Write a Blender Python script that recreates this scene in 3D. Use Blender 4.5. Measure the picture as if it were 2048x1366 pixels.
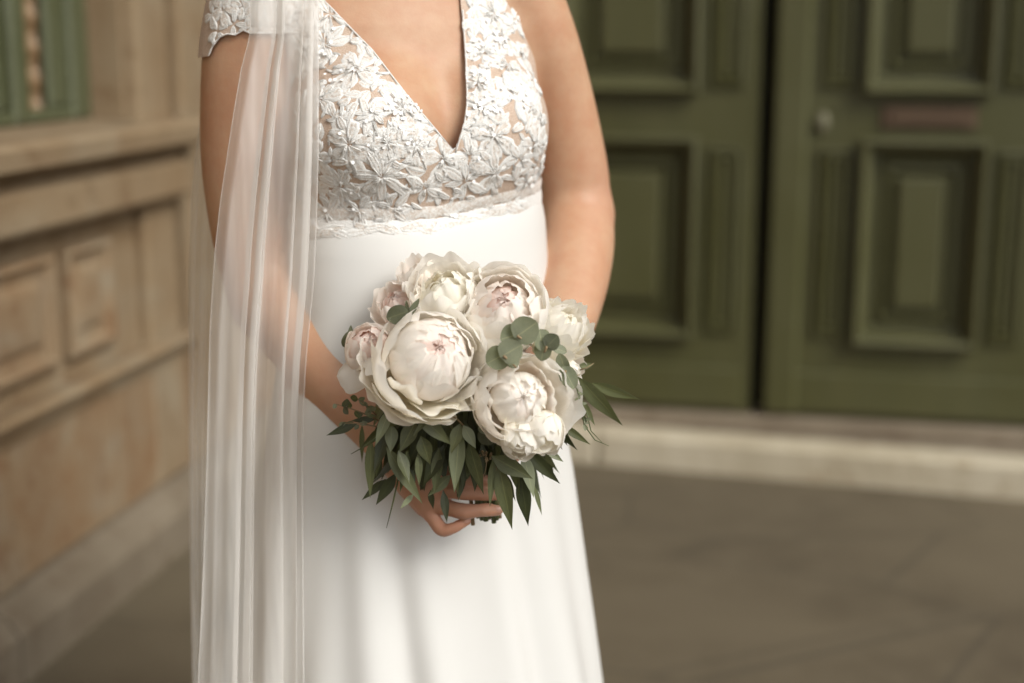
import bpy, bmesh, math, random
import numpy as np
from mathutils import Vector, Matrix
from mathutils.bvhtree import BVHTree

for _o in list(bpy.data.objects):
    bpy.data.objects.remove(_o)
SC = bpy.context.scene
COL = SC.collection
R = math.radians
random.seed(7)
np.random.seed(7)

# ------------------------------------------------------------------ camera
CAM_H, PITCH, LENS = 1.33, R(12.06), 50.0
FPX = LENS / 36.0 * 2048.0
cam_data = bpy.data.cameras.new('camera')
cam_data.lens = LENS
cam_data.sensor_width = 36.0
cam_data.clip_start = 0.05
cam_data.clip_end = 300
cam_data.dof.use_dof = True
cam_data.dof.focus_distance = 1.66
cam_data.dof.aperture_fstop = 1.55
cam_data.dof.aperture_blades = 9
cam = bpy.data.objects.new('camera', cam_data)
COL.objects.link(cam)
cam.location = (0, 0, CAM_H)
cam.rotation_euler = (R(90) - PITCH, 0, 0)
SC.camera = cam

# ------------------------------------------------------------------ light
SUN_AZ, SUN_EL = R(46), R(40)        # azimuth from straight behind the camera towards the right
world = bpy.data.worlds.new('World')
SC.world = world
world.use_nodes = True
world.cycles.sampling_method = 'MANUAL'
world.cycles.sample_map_resolution = 256
wn = world.node_tree
wn.nodes.clear()
w_out = wn.nodes.new('ShaderNodeOutputWorld')
w_bg = wn.nodes.new('ShaderNodeBackground')
w_sky = wn.nodes.new('ShaderNodeTexSky')
w_hsv = wn.nodes.new('ShaderNodeHueSaturation')
w_sky.sky_type = 'NISHITA'
w_sky.sun_disc = False
w_sky.sun_elevation = SUN_EL
w_sky.sun_rotation = R(180) - SUN_AZ
w_sky.air_density = 1.0
w_sky.dust_density = 4.0
w_sky.ozone_density = 1.0
w_hsv.inputs['Saturation'].default_value = 0.03      # thin cloud cover: a pale sky
w_bg.inputs['Strength'].default_value = 0.105
wn.links.new(w_sky.outputs[0], w_hsv.inputs['Color'])
wn.links.new(w_hsv.outputs[0], w_bg.inputs[0])
wn.links.new(w_bg.outputs[0], w_out.inputs[0])
sun_data = bpy.data.lights.new('sun', 'SUN')
sun_data.energy = 1.5
sun_data.angle = R(24)
sun_data.color = (1.0, 0.955, 0.86)
sun = bpy.data.objects.new('sun', sun_data)
COL.objects.link(sun)
_sd = Vector((math.sin(SUN_AZ) * math.cos(SUN_EL), -math.cos(SUN_AZ) * math.cos(SUN_EL), math.sin(SUN_EL)))
sun.rotation_euler = _sd.to_track_quat('Z', 'Y').to_euler()
sun.location = (3, -3, 6)

vs = SC.view_settings
vs.view_transform = 'Standard'
vs.look = 'None'
vs.gamma = 1.0
vs.use_curve_mapping = False
vs.exposure = 0.46
SC.cycles.use_denoising = True
SC.cycles.max_bounces = 14
SC.cycles.diffuse_bounces = 8
SC.cycles.transmission_bounces = 10
SC.cycles.glossy_bounces = 2
SC.cycles.use_adaptive_sampling = True
SC.cycles.adaptive_threshold = 0.02
SC.cycles.transparent_max_bounces = 24
SC.cycles.caustics_reflective = False
SC.cycles.caustics_refractive = False

# ------------------------------------------------------------------ helpers
def ray(px, py):
    """direction of the sight line through a pixel of the 2048 x 1366 photograph"""
    x = (px - 1024.0) / FPX
    u = -(py - 683.0) / FPX
    return Vector((x, math.cos(PITCH) + u * math.sin(PITCH), -math.sin(PITCH) + u * math.cos(PITCH)))

def P(px, py, Y):
    """point of the place at distance Y from the photographer that is seen at that pixel"""
    d = ray(px, py)
    return Vector((0, 0, CAM_H)) + d * (Y / d.y)

def proj(p):
    dy, dz = p[1], p[2] - CAM_H
    dep = dy * math.cos(PITCH) - dz * math.sin(PITCH)
    up = dy * math.sin(PITCH) + dz * math.cos(PITCH)
    return 1024 + FPX * p[0] / dep, 683 - FPX * up / dep

ORG = {}
def link(o, parent=None, loc=None):
    COL.objects.link(o)
    pl = ORG[parent.name] if parent is not None else Vector((0, 0, 0))
    if loc is None:
        loc = pl
    loc = Vector(loc)
    if parent is not None:
        o.parent = parent
    o.location = loc - pl
    ORG[o.name] = loc
    return o

def mk(name, verts, faces, mat, parent=None, loc=None, smooth=True):
    """one mesh object from world-space vertices; loc is its origin in the world"""
    if loc is None:
        loc = ORG[parent.name] if parent is not None else Vector((0, 0, 0))
    loc = Vector(loc)
    me = bpy.data.meshes.new(name)
    if isinstance(verts, np.ndarray):
        vv = (verts - np.array(loc)).tolist()
    else:
        vv = [(v[0] - loc.x, v[1] - loc.y, v[2] - loc.z) for v in verts]
    if isinstance(faces, np.ndarray):
        faces = faces.tolist()
    me.from_pydata(vv, [], faces)
    if smooth:
        me.polygons.foreach_set('use_smooth', [True] * len(me.polygons))
    me.update()
    if mat is not None:
        me.materials.append(mat)
    o = bpy.data.objects.new(name, me)
    return link(o, parent, loc)

def empty(name, loc, parent=None):
    o = bpy.data.objects.new(name, None)
    o.empty_display_size = 0.05
    return link(o, parent, loc)

def tag(o, label=None, cat=None, group=None, kind=None):
    if label: o['label'] = label
    if cat: o['category'] = cat
    if group: o['group'] = group
    if kind: o['kind'] = kind
    return o

class MB:
    """collects simple solids into one mesh"""
    def __init__(s): s.v, s.f, s.mi = [], [], []
    def add(s, v, f, m=0):
        n = len(s.v)
        s.mi += [m] * len(f)
        s.v += [Vector(p) for p in v]
        s.f += [[i + n for i in q] for q in f]
        return s
    def tube(s, pts, rad, n=6, cap=True):
        pts = [Vector(p) for p in pts]
        if not hasattr(rad, '__len__'): rad = [rad] * len(pts)
        v, f = [], []
        up = Vector((0.13, 0.2, 1)).normalized()
        for i, p in enumerate(pts):
            d = (pts[min(i + 1, len(pts) - 1)] - pts[max(i - 1, 0)])
            d = d.normalized() if d.length > 1e-9 else Vector((0, 0, 1))
            a = d.cross(up)
            if a.length < 1e-3: a = d.cross(Vector((1, 0, 0)))
            a.normalize(); b = d.cross(a)
            for k in range(n):
                t = 2 * math.pi * k / n
                v.append(p + (a * math.cos(t) + b * math.sin(t)) * rad[i])
        for i in range(len(pts) - 1):
            for k in range(n):
                k2 = (k + 1) % n
                f.append([i * n + k, i * n + k2, (i + 1) * n + k2, (i + 1) * n + k])
        if cap:
            f.append(list(range(n))[::-1]); f.append([(len(pts) - 1) * n + k for k in range(n)])
        return s.add(v, f)
    def build(s, name, mat, parent=None, loc=None, smooth=True):
        mats = mat if isinstance(mat, (list, tuple)) else [mat]
        o = mk(name, s.v, s.f, mats[0], parent, loc, smooth)
        if len(mats) > 1:
            for m in mats[1:]: o.data.materials.append(m)
            o.data.polygons.foreach_set('material_index', s.mi)
        return o

class Frame:
    """a wall's own axes: s along it, d out of it, z up"""
    def __init__(s, ox, oy, sx, sy, nx, ny):
        s.o = Vector((ox, oy)); s.s = Vector((sx, sy)); s.n = Vector((nx, ny))
    def w(s, a, d, z):
        p = s.o + s.s * a + s.n * d
        return Vector((p.x, p.y, z))
    def box(s, mb, a0, a1, d0, d1, z0, z1, bev=0.0):
        b = min(bev, (a1 - a0) * .3, (d1 - d0) * .45, (z1 - z0) * .3)
        if b <= 0:
            c = [(a, d, z) for z in (z0, z1) for d in (d0, d1) for a in (a0, a1)]
            f = [[0, 1, 3, 2], [4, 6, 7, 5], [0, 4, 5, 1], [2, 3, 7, 6], [0, 2, 6, 4], [1, 5, 7, 3]]
            return mb.add([s.w(*q) for q in c], f)
        # front edges chamfered
        def ring(d, i): return [(a0 + i, d, z0 + i), (a1 - i, d, z0 + i), (a1 - i, d, z1 - i), (a0 + i, d, z1 - i)]
        c = ring(d0, 0) + ring(d1 - b, 0) + ring(d1, b)
        f = [[3, 2, 1, 0]]
        for k in range(2):
            for i in range(4):
                j = (i + 1) % 4
                f.append([k * 4 + i, k * 4 + j, k * 4 + 4 + j, k * 4 + 4 + i])
        f.append([8, 9, 10, 11])
        return mb.add([s.w(*q) for q in c], f)
    def panel(s, mb, a0, a1, z0, z1, prof):
        """concentric rectangular mouldings: prof = [(inset, height), ...] from outside to centre"""
        v, f = [], []
        for i, h in prof:
            for a, z in ((a0 + i, z0 + i), (a1 - i, z0 + i), (a1 - i, z1 - i), (a0 + i, z1 - i)):
                v.append(s.w(a, h, z))
        for k in range(len(prof) - 1):
            for i in range(4):
                j = (i + 1) % 4
                f.append([k * 4 + i, k * 4 + j, k * 4 + 4 + j, k * 4 + 4 + i])
        n = (len(prof) - 1) * 4
        f.append([n, n + 1, n + 2, n + 3])
        return mb.add(v, f)
    def mould(s, mb, a0, a1, prof):
        """a horizontal run of a closed (d, z) profile"""
        n = len(prof)
        v = [s.w(a0, d, z) for d, z in prof] + [s.w(a1, d, z) for d, z in prof]
        f = [[i, (i + 1) % n, n + (i + 1) % n, n + i] for i in range(n)]
        f += [list(range(n))[::-1], list(range(n, 2 * n))]
        return mb.add(v, f)

# ------------------------------------------------------------------ materials
class Mat:
    def __init__(s, name):
        s.m = bpy.data.materials.new(name); s.m.use_nodes = True
        s.nt = s.m.node_tree
        s.b = s.nt.nodes['Principled BSDF']
        s.out = s.nt.nodes['Material Output']
        s.tc = s.nt.nodes.new('ShaderNodeTexCoord')
    def n(s, t, **k):
        o = s.nt.nodes.new(t)
        for a, v in k.items():
            if a in o.inputs.keys(): o.inputs[a].default_value = v
            else: setattr(o, a, v)
        return o
    def l(s, a, b): s.nt.links.new(a, b)
    def coords(s, scale=(1, 1, 1), rot=(0, 0, 0)):
        mp = s.n('ShaderNodeMapping')
        mp.inputs['Scale'].default_value = scale
        mp.inputs['Rotation'].default_value = rot
        s.l(s.tc.outputs['Object'], mp.inputs['Vector'])
        return mp.outputs[0]
    def noise(s, scale, detail=4, rough=.55, vec=None, dist=0.0):
        o = s.n('ShaderNodeTexNoise')
        o.inputs['Scale'].default_value = scale
        o.inputs['Detail'].default_value = detail
        o.inputs['Roughness'].default_value = rough
        o.inputs['Distortion'].default_value = dist
        s.l(vec if vec is not None else s.tc.outputs['Object'], o.inputs['Vector'])
        return o.outputs['Fac']
    def ramp(s, fac, stops):
        o = s.n('ShaderNodeValToRGB')
        e = o.color_ramp.elements
        while len(e) < len(stops): e.new(.5)
        for i, (p, c) in enumerate(stops):
            e[i].position = p
            e[i].color = (c[0], c[1], c[2], 1) if hasattr(c, '__len__') else (c, c, c, 1)
        s.l(fac, o.inputs[0])
        return o.outputs[0]
    def mix(s, fac, a, b, mode='MIX'):
        o = s.n('ShaderNodeMix', data_type='RGBA', blend_type=mode)
        for sock, v in ((o.inputs[0], fac), (o.inputs[6], a), (o.inputs[7], b)):
            if hasattr(v, 'is_linked'): s.l(v, sock)
            elif hasattr(v, '__len__'): sock.default_value = (v[0], v[1], v[2], 1)
            else: sock.default_value = v
        return o.outputs[2]
    def bump(s, h, strength=.3, dist=.01, prev=None):
        o = s.n('ShaderNodeBump')
        o.inputs['Strength'].default_value = strength
        o.inputs['Distance'].default_value = dist
        s.l(h, o.inputs['Height'])
        if prev is not None: s.l(prev, o.inputs['Normal'])
        return o.outputs[0]
    def set(s, **k):
        for a, v in k.items():
            a = a.replace('_', ' ')
            if hasattr(v, 'is_linked'): s.l(v, s.b.inputs[a])
            elif hasattr(v, '__len__') and len(v) == 3 and a != 'Subsurface Radius': s.b.inputs[a].default_value = (*v, 1)
            else: s.b.inputs[a].default_value = v
        return s
    def translucent(s, color, fac, normal=None):
        t = s.n('ShaderNodeBsdfTranslucent')
        if hasattr(color, 'is_linked'): s.l(color, t.inputs[0])
        else: t.inputs[0].default_value = (*color, 1)
        if normal is not None: s.l(normal, t.inputs['Normal'])
        mx = s.n('ShaderNodeMixShader')
        mx.inputs[0].default_value = fac
        s.l(s.b.outputs[0], mx.inputs[1]); s.l(t.outputs[0], mx.inputs[2])
        s.l(mx.outputs[0], s.out.inputs[0])
        return s

def mat_pavement():
    m = Mat('pavement_asphalt')
    big = m.noise(0.9, 3, .6, dist=.6); mid = m.noise(6, 3, .65); fine = m.noise(160, 1, .6)
    c = m.ramp(big, [(.3, (.074, .056, .032)), (.50, (.118, .093, .056)), (.70, (.164, .133, .083))])
    c = m.mix(m.ramp(mid, [(.35, 0), (.7, 1)]), c, (.142, .114, .071))
    c = m.mix(m.ramp(fine, [(.4, 0), (.75, .6)]), c, (.06, .05, .04))
    vo = m.n('ShaderNodeTexVoronoi', feature='DISTANCE_TO_EDGE'); vo.inputs['Scale'].default_value = 1.15
    m.l(m.coords((1, 1.9, 1), (0, 0, .35)), vo.inputs['Vector'])
    c = m.mix(m.ramp(vo.outputs['Distance'], [(.0, .55), (.016, 0)]), c, (.06, .05, .034))
    m.set(Base_Color=c, Roughness=.85)
    return m.m

def mat_stone(name, a, b, c3, streak=.7, scale=1.0):
    m = Mat(name)
    big = m.noise(2.6 * scale, 2, .6, dist=.8)
    st = m.noise(9, 2, .6, vec=m.coords((1, 1, .18)))
    grain = m.noise(90, 1, .7)
    pit = m.noise(13, 3, .7)
    col = m.ramp(big, [(.3, a), (.52, b), (.72, c3)])
    col = m.mix(m.ramp(st, [(.42, 0), (.68, streak)]), col, (a[0] * .72, a[1] * .66, a[2] * .58))
    col = m.mix(m.ramp(pit, [(.52, 0), (.68, .6)]), col, (a[0] * .72, a[1] * .62, a[2] * .52))
    col = m.mix(m.ramp(grain, [(.35, 0), (.8, .35)]), col, (c3[0] * 1.1, c3[1] * 1.1, c3[2] * 1.1))
    m.set(Base_Color=col, Roughness=.9)
    return m.m

def mat_paint(name, a, b, rough=.42):
    m = Mat(name)
    big = m.noise(4, 4, .6); st = m.noise(14, 3, .6, vec=m.coords((1, 1, .08)))
    col = m.mix(big, a, b)
    col = m.mix(m.ramp(st, [(.45, 0), (.8, .35)]), col, (b[0] * 1.25, b[1] * 1.2, b[2] * 1.2))
    chip = m.noise(38, 3, .75)
    col = m.mix(m.ramp(chip, [(.69, 0), (.73, .7)]), col, (.16, .14, .09))
    m.set(Base_Color=col, Roughness=m.ramp(big, [(.3, rough - .08), (.7, rough + .14)]))
    return m.m

def mat_plain(name, c, rough=.6, metal=0.0, n=8):
    m = Mat(name)
    col = m.mix(m.noise(n, 4), [x * .75 for x in c], [min(1, x * 1.2) for x in c])
    m.set(Base_Color=col, Roughness=rough, Metallic=metal)
    return m.m

M = {}
M['pavement'] = mat_pavement()
M['sandstone'] = mat_stone('sandstone', (.208, .131, .064), (.25, .180, .105), (.27, .218, .147), .35)
M['sandstone_panel'] = mat_stone('sandstone_panel', (.210, .115, .051), (.245, .169, .096), (.267, .218, .150), .45, 1.9)
M['plinth'] = mat_stone('plinth_stone', (.150, .118, .080), (.185, .150, .106), (.215, .178, .130), .3)
M['step'] = mat_stone('step_limestone', (.40, .345, .245), (.48, .425, .315), (.53, .475, .365), .25)
M['tread'] = mat_stone('tread_stone', (.17, .135, .095), (.21, .17, .12), (.25, .205, .15), .2)
M['door_paint'] = mat_paint('door_paint', (.060, .059, .020), (.077, .075, .028))
M['window_paint'] = mat_paint('window_paint', (.068, .076, .036), (.088, .096, .050))
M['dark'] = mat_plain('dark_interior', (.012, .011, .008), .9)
M['wood'] = mat_plain('turned_wood', (.27, .17, .085), .5, 0, 30)
M['brass'] = mat_plain('letter_plate_copper', (.095, .058, .032), .55, .0, 20)
M['pale_metal'] = mat_plain('pale_metal', (.17, .16, .10), .5, .1, 20)

# ================================================================== SETTING
mb = MB()
N = 24
gv, gf = [], []
for j in range(N + 1):
    for i in range(N + 1):
        x = -60 + 120 * i / N; y = -60 + 120 * j / N
        gv.append((x, y, 0))
for j in range(N):
    for i in range(N):
        a = j * (N + 1) + i
        gf.append([a, a + 1, a + N + 2, a + N + 1])
tag(mk('pavement', gv, gf, M['pavement'], smooth=False), 'worn dark brown asphalt pavement', kind='structure')

# ---- facade with the green double door
DA = R(12)
DF = Frame(.81, 4.40, math.cos(DA), -math.sin(DA), -math.sin(DA), -math.cos(DA))
CORNER_S = -1.70
ent = empty('entrance_facade', DF.w(0.4, 0, 0))
tag(ent, 'stone entrance front holding the olive green double door', 'building')
mb = MB()
DF.box(mb, CORNER_S - .6, -1.06, -.5, .10, -.05, 7)
DF.box(mb, 1.04, 7.0, -.5, .10, -.05, 7)
DF.box(mb, -1.06, 1.04, -.5, .10, 2.95, 7)
mb.build('wall', M['sandstone'], ent, smooth=False)
mb = MB(); DF.box(mb, -1.06, 1.04, -.55, -.12, 0, 2.95); mb.build('dark_backing', M['dark'], ent, smooth=False)
mb = MB()
DF.box(mb, -1.06, -.965, -.12, .03, .15, 2.95, .01); DF.box(mb, .945, 1.04, -.12, .03, .15, 2.95, .01); DF.box(mb, -.965, .945, -.12, .03, 2.86, 2.95, .01)
mb.build('door_frame', M['door_paint'], ent, smooth=False)

PANEL_PROF = [(0, 0.002), (0.0, .044), (.010, .050), (.026, .036), (.032, -.002), (.050, -.005), (.056, -.022), (.070, -.024),
              (.076, -.006), (.090, -.004), (.097, -.020), (.110, -.022), (.117, .004), (.126, .008)]
def door_leaf(a0, a1, pan, gro, name, label, rail_extra=None):
    d = MB()
    DF.box(d, a0, a1, -.09, -.045, .155, 2.85)
    for q in ((a0, pan[0] + .03, .155, 2.85), (pan[1] - .03, a1, .155, 2.85), (pan[0] + .03, pan[1] - .03, .155, .425), (pan[0] + .03, pan[1] - .03, 1.0, 1.195), (pan[0] + .03, pan[1] - .03, 1.89, 2.07), (pan[0] + .03, pan[1] - .03, 2.67, 2.85)):
        DF.box(d, q[0], q[1], -.0445, 0, q[2], q[3])
    leaf = d.build(name, M['door_paint'], ent, smooth=False)
    leaf['label'] = label
    for z0, z1 in ((.395, 1.03), (1.165, 1.92), (2.04, 2.70)):
        p = MB(); DF.panel(p, pan[0], pan[1], z0, z1, PANEL_PROF)
        p.build('door_panel', M['door_paint'], leaf, smooth=False)
        for g0, g1 in gro:
            q = MB()
            DF.panel(q, g0, g1, z0 + .02, z1 - .03, [(0, .001), (0, .014), (.008, .017), (.014, .006), (.020, .006), (.026, .016), (.031, .017), (.037, .004)])
            q.build('reeded_strip', M['door_paint'], leaf, smooth=False)
    b = MB()
    DF.box(b, a0 + .03, a1 - .03, .001, .016, .17, .30, .006)
    b.build('kick_board', M['door_paint'], leaf, smooth=False)
    return leaf
right_leaf = door_leaf(-.012, .942, (.255, .625), ((.138, .232), (.655, .75)), 'door', 'right leaf of the green door with a copper letter plate')
left_leaf = door_leaf(-.962, -.052, (-.665, -.235), ((-.200, -.098), (-.80, -.70)), 'door', 'left leaf of the green door, without a letter plate')
b = MB(); DF.box(b, -.010, .095, .001, .030, .16, 2.84, .012)
b.build('meeting_stile', M['door_paint'], right_leaf, smooth=False)
b = MB(); DF.box(b, .31, .586, .001, .012, 1.062, 1.132, .005); DF.box(b, .335, .56, .0121, .018, 1.078, 1.116, .003)
b.build('letter_plate', M['brass'], right_leaf, smooth=False)
b = MB(); c = DF.w(.138, .002, 1.077); 
b.tube([c, c + Vector((DF.n.x, DF.n.y, 0)) * .012, c + Vector((DF.n.x, DF.n.y, 0)) * .02], [.020, .018, .010], 12)
b.v = [Vector((p.x, p.y, 1.077 + (p.z - 1.077) * 1.7)) for p in b.v]
b.build('keyhole_cover', M['pale_metal'], right_leaf)

# ---- doorstep: tread under the door and pale stone kerb face
SA = R(16.5)
SF = Frame(.25, 4.36, math.cos(SA), -math.sin(SA), -math.sin(SA), -math.cos(SA))
st = empty('doorstep', SF.w(0.6, 0, 0)); tag(st, 'long pale limestone doorstep below the green door', 'step')
xs = [-1.6, .02, 1.75, 3.4, 5.2]
for i in range(len(xs) - 1):
    b = MB(); SF.box(b, xs[i] + .003, xs[i + 1] - .003, -.11, 0, -.02, .104 + .002 * (i % 2), .012)
    b.build('kerb_stone', M['step'], st, smooth=False)
b = MB(); SF.box(b, -1.6, 5.2, -.62, -.1105, -.02, .108)
b.build('tread', M['tread'], st, smooth=False)
b = MB(); DF.box(b, -1.06, 1.04, -.11, .045, .1085, .150, .008)
b.build('threshold', M['tread'], st, smooth=False)

# ---- sandstone building on the left with a window
LA = R(11)
LF = Frame(-1.045, 3.11, math.sin(LA), math.cos(LA), math.cos(LA), -math.sin(LA))
S0, S1 = -3.6, 1.56
bl = empty('sandstone_building', LF.w(0, -.1, 0))
tag(bl, 'weathered sandstone building with carved panels and a green window', 'building')
WZ0 = 1.125
mb = MB()
LF.box(mb, S0, S1, -.6, -.022, 0, .935)                  # dado behind the panels
LF.box(mb, S0, -.95, -.6, -.022, .935, 6.5)
LF.box(mb, .515, S1, -.6, -.022, .935, 6.5)
LF.box(mb, -.95, .515, -.6, -.022, 2.75, 6.5)
LF.box(mb, -.95, .515, -.6, -.11, .935, 1.128)
mb.build('wall', M['sandstone'], bl, smooth=False)
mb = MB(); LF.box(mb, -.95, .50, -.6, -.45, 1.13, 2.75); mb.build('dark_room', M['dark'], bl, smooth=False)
for a0, a1 in ((.4985, .515), (-.95, -.935)):
    mb = MB(); LF.box(mb, a0, a1, -.45, -.0225, 1.13, 2.75)
    mb.build('window_jamb', M['sandstone'], bl, smooth=False)
def stone_part(name, mat, *boxes, bev=.010):
    b = MB()
    for q in boxes: LF.box(b, *q, bev)
    return b.build(name, mat, bl, smooth=False)
stone_part('pilaster', M['sandstone'], (.515, .70, -.022, .012, .165, 6.5))
stone_part('pilaster', M['sandstone'], (.735, 1.10, -.022, .030, .165, 6.5))
stone_part('pilaster', M['sandstone'], (-1.55, -1.0, -.022, .022, .165, 6.5))
b = MB(); LF.mould(b, -.99, .735, [(-.05, 1.052), (.075, 1.052), (.100, 1.068), (.104, 1.108), (.090, 1.120), (-.13, 1.131)])
b.build('window_sill', M['sandstone'], bl, smooth=False)
b = MB(); LF.mould(b, -.99, .690, [(-.03, .925), (.056, .925), (.064, .937), (.064, 1.008), (.034, 1.026), (.022, 1.051), (-.03, 1.051)])
b.build('frieze', M['sandstone'], bl, smooth=False)
for a0, a1 in ((-.92, -.47), (-.41, .060), (.115, .345)):
    b = MB()
    w = a1 - a0
    pr = [(0, -.021), (0, .004), (.014, .008), (.026, -.010)]
    if w > .2: pr += [(.050, -.012), (.066, -.002), (.085, .000)]
    LF.panel(b, a0, a1, .60, .855, pr)
    b.build('carved_panel', M['sandstone_panel'], bl, smooth=False)
b = MB(); LF.mould(b, S0, .735, [(-.03, .548), (.035, .548), (.046, .536), (.040, .520), (.020, .505), (.012, .478), (-.03, .478)][::-1])
b.build('string_course', M['sandstone'], bl, smooth=False)
xs = [-3.6, -2.4, -1.62, -.78, -.20, .30, .86, 1.56]
for i in range(len(xs) - 1):
    stone_part('wall_block', M['sandstone_panel'], (xs[i] + .002, xs[i + 1] - .002, -.022, .004 + .004 * (i % 2), .163, .476), bev=.004)
xs = [-3.6, -2.5, -1.35, -.33, .62, 1.56]
for i in range(len(xs) - 1):
    b = MB(); s0, s1 = xs[i] + .003, xs[i + 1] - .003
    LF.mould(b, s0, s1, [(-.03, -.02), (.085, -.02), (.085, .105), (.060, .140), (.016, .160), (-.03, .160)])
    b.build('plinth_stone', M['plinth'], bl, smooth=False)
WD = -.105
win = MB()
for a0, a1 in ((.405, .498), (.135, .205), (-.935, -.85), (-.30, -.22)):
    LF.box(win, a0, a1, WD - .024, WD, 1.132, 2.74, .010)
for a0, a1 in ((-.85, -.30), (-.22, .135), (.205, .405)):
    LF.box(win, a0, a1, WD - .024, WD - .004, 1.132, 1.165, .006)
    LF.box(win, a0, a1, WD - .024, WD - .004, 2.66, 2.74, .010)
wino = win.build('window', M['window_paint'], bl, smooth=False)
wino['label'] = 'green painted window frame with turned wooden bars behind'
for a0, a1 in ((.315, .402), (.075, .120), (-.16, -.115)):
    b = MB(); LF.box(b, a0, a1, WD - .030, WD - .012, 1.166, 2.655, .008)
    b.build('sash', M['window_paint'], wino, smooth=False)
for k in range(9):                                     # twisted wooden bars inside the window
    s = .345 - .16 * k
    if s < -.8: break
    b = MB(); pts, rad = [], []
    for i in range(100):
        z = 1.14 + i * .0160
        pts.append(LF.w(s, -.175, z)); rad.append(.031 + .0075 * math.sin(i * 2 * math.pi / 4.6 / 1.0))
    b.tube(pts, rad, 10)
    b.build('turned_bar', M['wood'], wino)
# ================================================================== PERSON
def mat_skin():
    m = Mat('skin')
    mot = m.noise(17, 5, .65); fine = m.noise(420, 3, .6)
    c = m.mix(m.ramp(mot, [(.35, 0), (.7, 1)]), (.478, .258, .155), (.54, .345, .222))
    at = m.n('ShaderNodeAttribute', attribute_name='ruddy')
    c = m.mix(at.outputs['Fac'], c, (.45, .215, .148))
    m.set(Base_Color=c, Roughness=.48, Normal=m.bump(fine, .18, .0012))
    m.set(Subsurface_Weight=.22, Subsurface_Radius=(1.0, .35, .2), Subsurface_Scale=.008)
    m.b.inputs['Specular IOR Level'].default_value = .35
    return m.m

def mat_satin():
    m = Mat('ivory_crepe')
    w = m.n('ShaderNodeTexNoise'); w.inputs['Scale'].default_value = 900; w.inputs['Detail'].default_value = 2
    m.l(m.tc.outputs['Object'], w.inputs['Vector'])
    c = m.mix(m.noise(5, 3), (.645, .637, .615), (.67, .662, .64))
    m.set(Base_Color=c, Roughness=.55, Normal=m.bump(w.outputs['Fac'], .06, .0008))
    m.b.inputs['Sheen Weight'].default_value = .25
    m.b.inputs['Sheen Roughness'].default_value = .4
    m.b.inputs['Specular IOR Level'].default_value = .3
    return m.m

def mat_nude_tulle():
    m = Mat('nude_tulle')
    v = m.n('ShaderNodeTexVoronoi'); v.inputs['Scale'].default_value = 650
    m.l(m.tc.outputs['Object'], v.inputs['Vector'])
    c = m.mix(m.ramp(v.outputs['Distance'], [(.25, 0), (.7, .55)]), (.46, .325, .235), (.66, .55, .465))
    m.set(Base_Color=c, Roughness=.7, Normal=m.bump(v.outputs['Distance'], .3, .0008))
    m.b.inputs['Sheen Weight'].default_value = .2
    return m.m

def mat_lace(name, hole, white=(.76, .752, .73), net=(.60, .53, .46)):
    m = Mat(name)
    v = m.n('ShaderNodeTexVoronoi'); v.inputs['Scale'].default_value = 520
    m.l(m.tc.outputs['Object'], v.inputs['Vector'])
    n = m.noise(260, 3, .7); big = m.noise(60, 3, .6)
    h = m.ramp(n, [(hole, 1), (hole + .12, 0)])
    c = m.mix(h, white, net)
    c = m.mix(m.ramp(big, [(.4, 0), (.7, .35)]), c, (.78, .775, .76))
    thread = m.noise(1, 2, .5, vec=m.coords((300, 300, 900), (.4, .3, .2)))
    m.set(Base_Color=c, Roughness=.55, Normal=m.bump(thread, .45, .0012, m.bump(n, .6, .0015)))
    m.b.inputs['Sheen Weight'].default_value = .3
    return m.m

def mat_sequin():
    m = Mat('sequin')
    m.set(Base_Color=(.98, .98, .98), Roughness=.2, Metallic=.0)
    m.b.inputs['Coat Weight'].default_value = 1.0
    m.b.inputs['Specular IOR Level'].default_value = 1.0
    return m.m

def mat_tulle(name, dens):
    m = Mat(name)
    tr = m.n('ShaderNodeBsdfTransparent')
    df = m.n('ShaderNodeBsdfDiffuse'); df.inputs[0].default_value = (.90, .885, .86, 1)
    tl = m.n('ShaderNodeBsdfTranslucent'); tl.inputs[0].default_value = (.90, .885, .86, 1)
    mx = m.n('ShaderNodeMixShader'); mx.inputs[0].default_value = .45
    m.l(df.outputs[0], mx.inputs[1]); m.l(tl.outputs[0], mx.inputs[2])
    g = m.noise(1, 1, .5, vec=m.coords((80, 40, .5)))
    fac = m.ramp(g, [(.3, dens * .85), (.5, dens), (.72, dens * 1.25)])
    mm = m.n('ShaderNodeMixShader')
    m.l(fac, mm.inputs[0]); m.l(tr.outputs[0], mm.inputs[1]); m.l(mx.outputs[0], mm.inputs[2])
    m.l(mm.outputs[0], m.out.inputs[0])
    return m.m

M['skin'] = mat_skin()
M['satin'] = mat_satin()
M['nude'] = mat_nude_tulle()
M['lace'] = mat_lace('lace_embroidery', .27)
M['lace_open'] = mat_lace('lace_open_net', .44, (.76, .745, .715), (.60, .52, .45))
M['sequin'] = mat_sequin()
M['veil'] = mat_tulle('veil_tulle', .45)
M['veil_hem'] = mat_tulle('veil_hem', .30)
M['hair'] = mat_plain('brown_hair', (.09, .045, .022), .5, 0, 60)

BX, BY, YAW = -.128, 1.885, R(24)
BR = np.array([math.cos(YAW), math.sin(YAW)])       # towards her left hand (image right)
BF = np.array([math.sin(YAW), -math.cos(YAW)])      # the way she faces
def body(u, v, z):
    return np.array([BX + u * BR[0] + v * BF[0], BY + u * BR[1] + v * BF[1], z])

H3 = .0033
GX = np.arange(-.47, .18, H3, dtype=np.float32)
GY = np.arange(1.60, 2.14, H3, dtype=np.float32)
GZ = np.arange(-.012, 1.80, H3, dtype=np.float32)
def new_field(): return np.full((len(GX), len(GY), len(GZ)), 9.0, dtype=np.float32)

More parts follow.
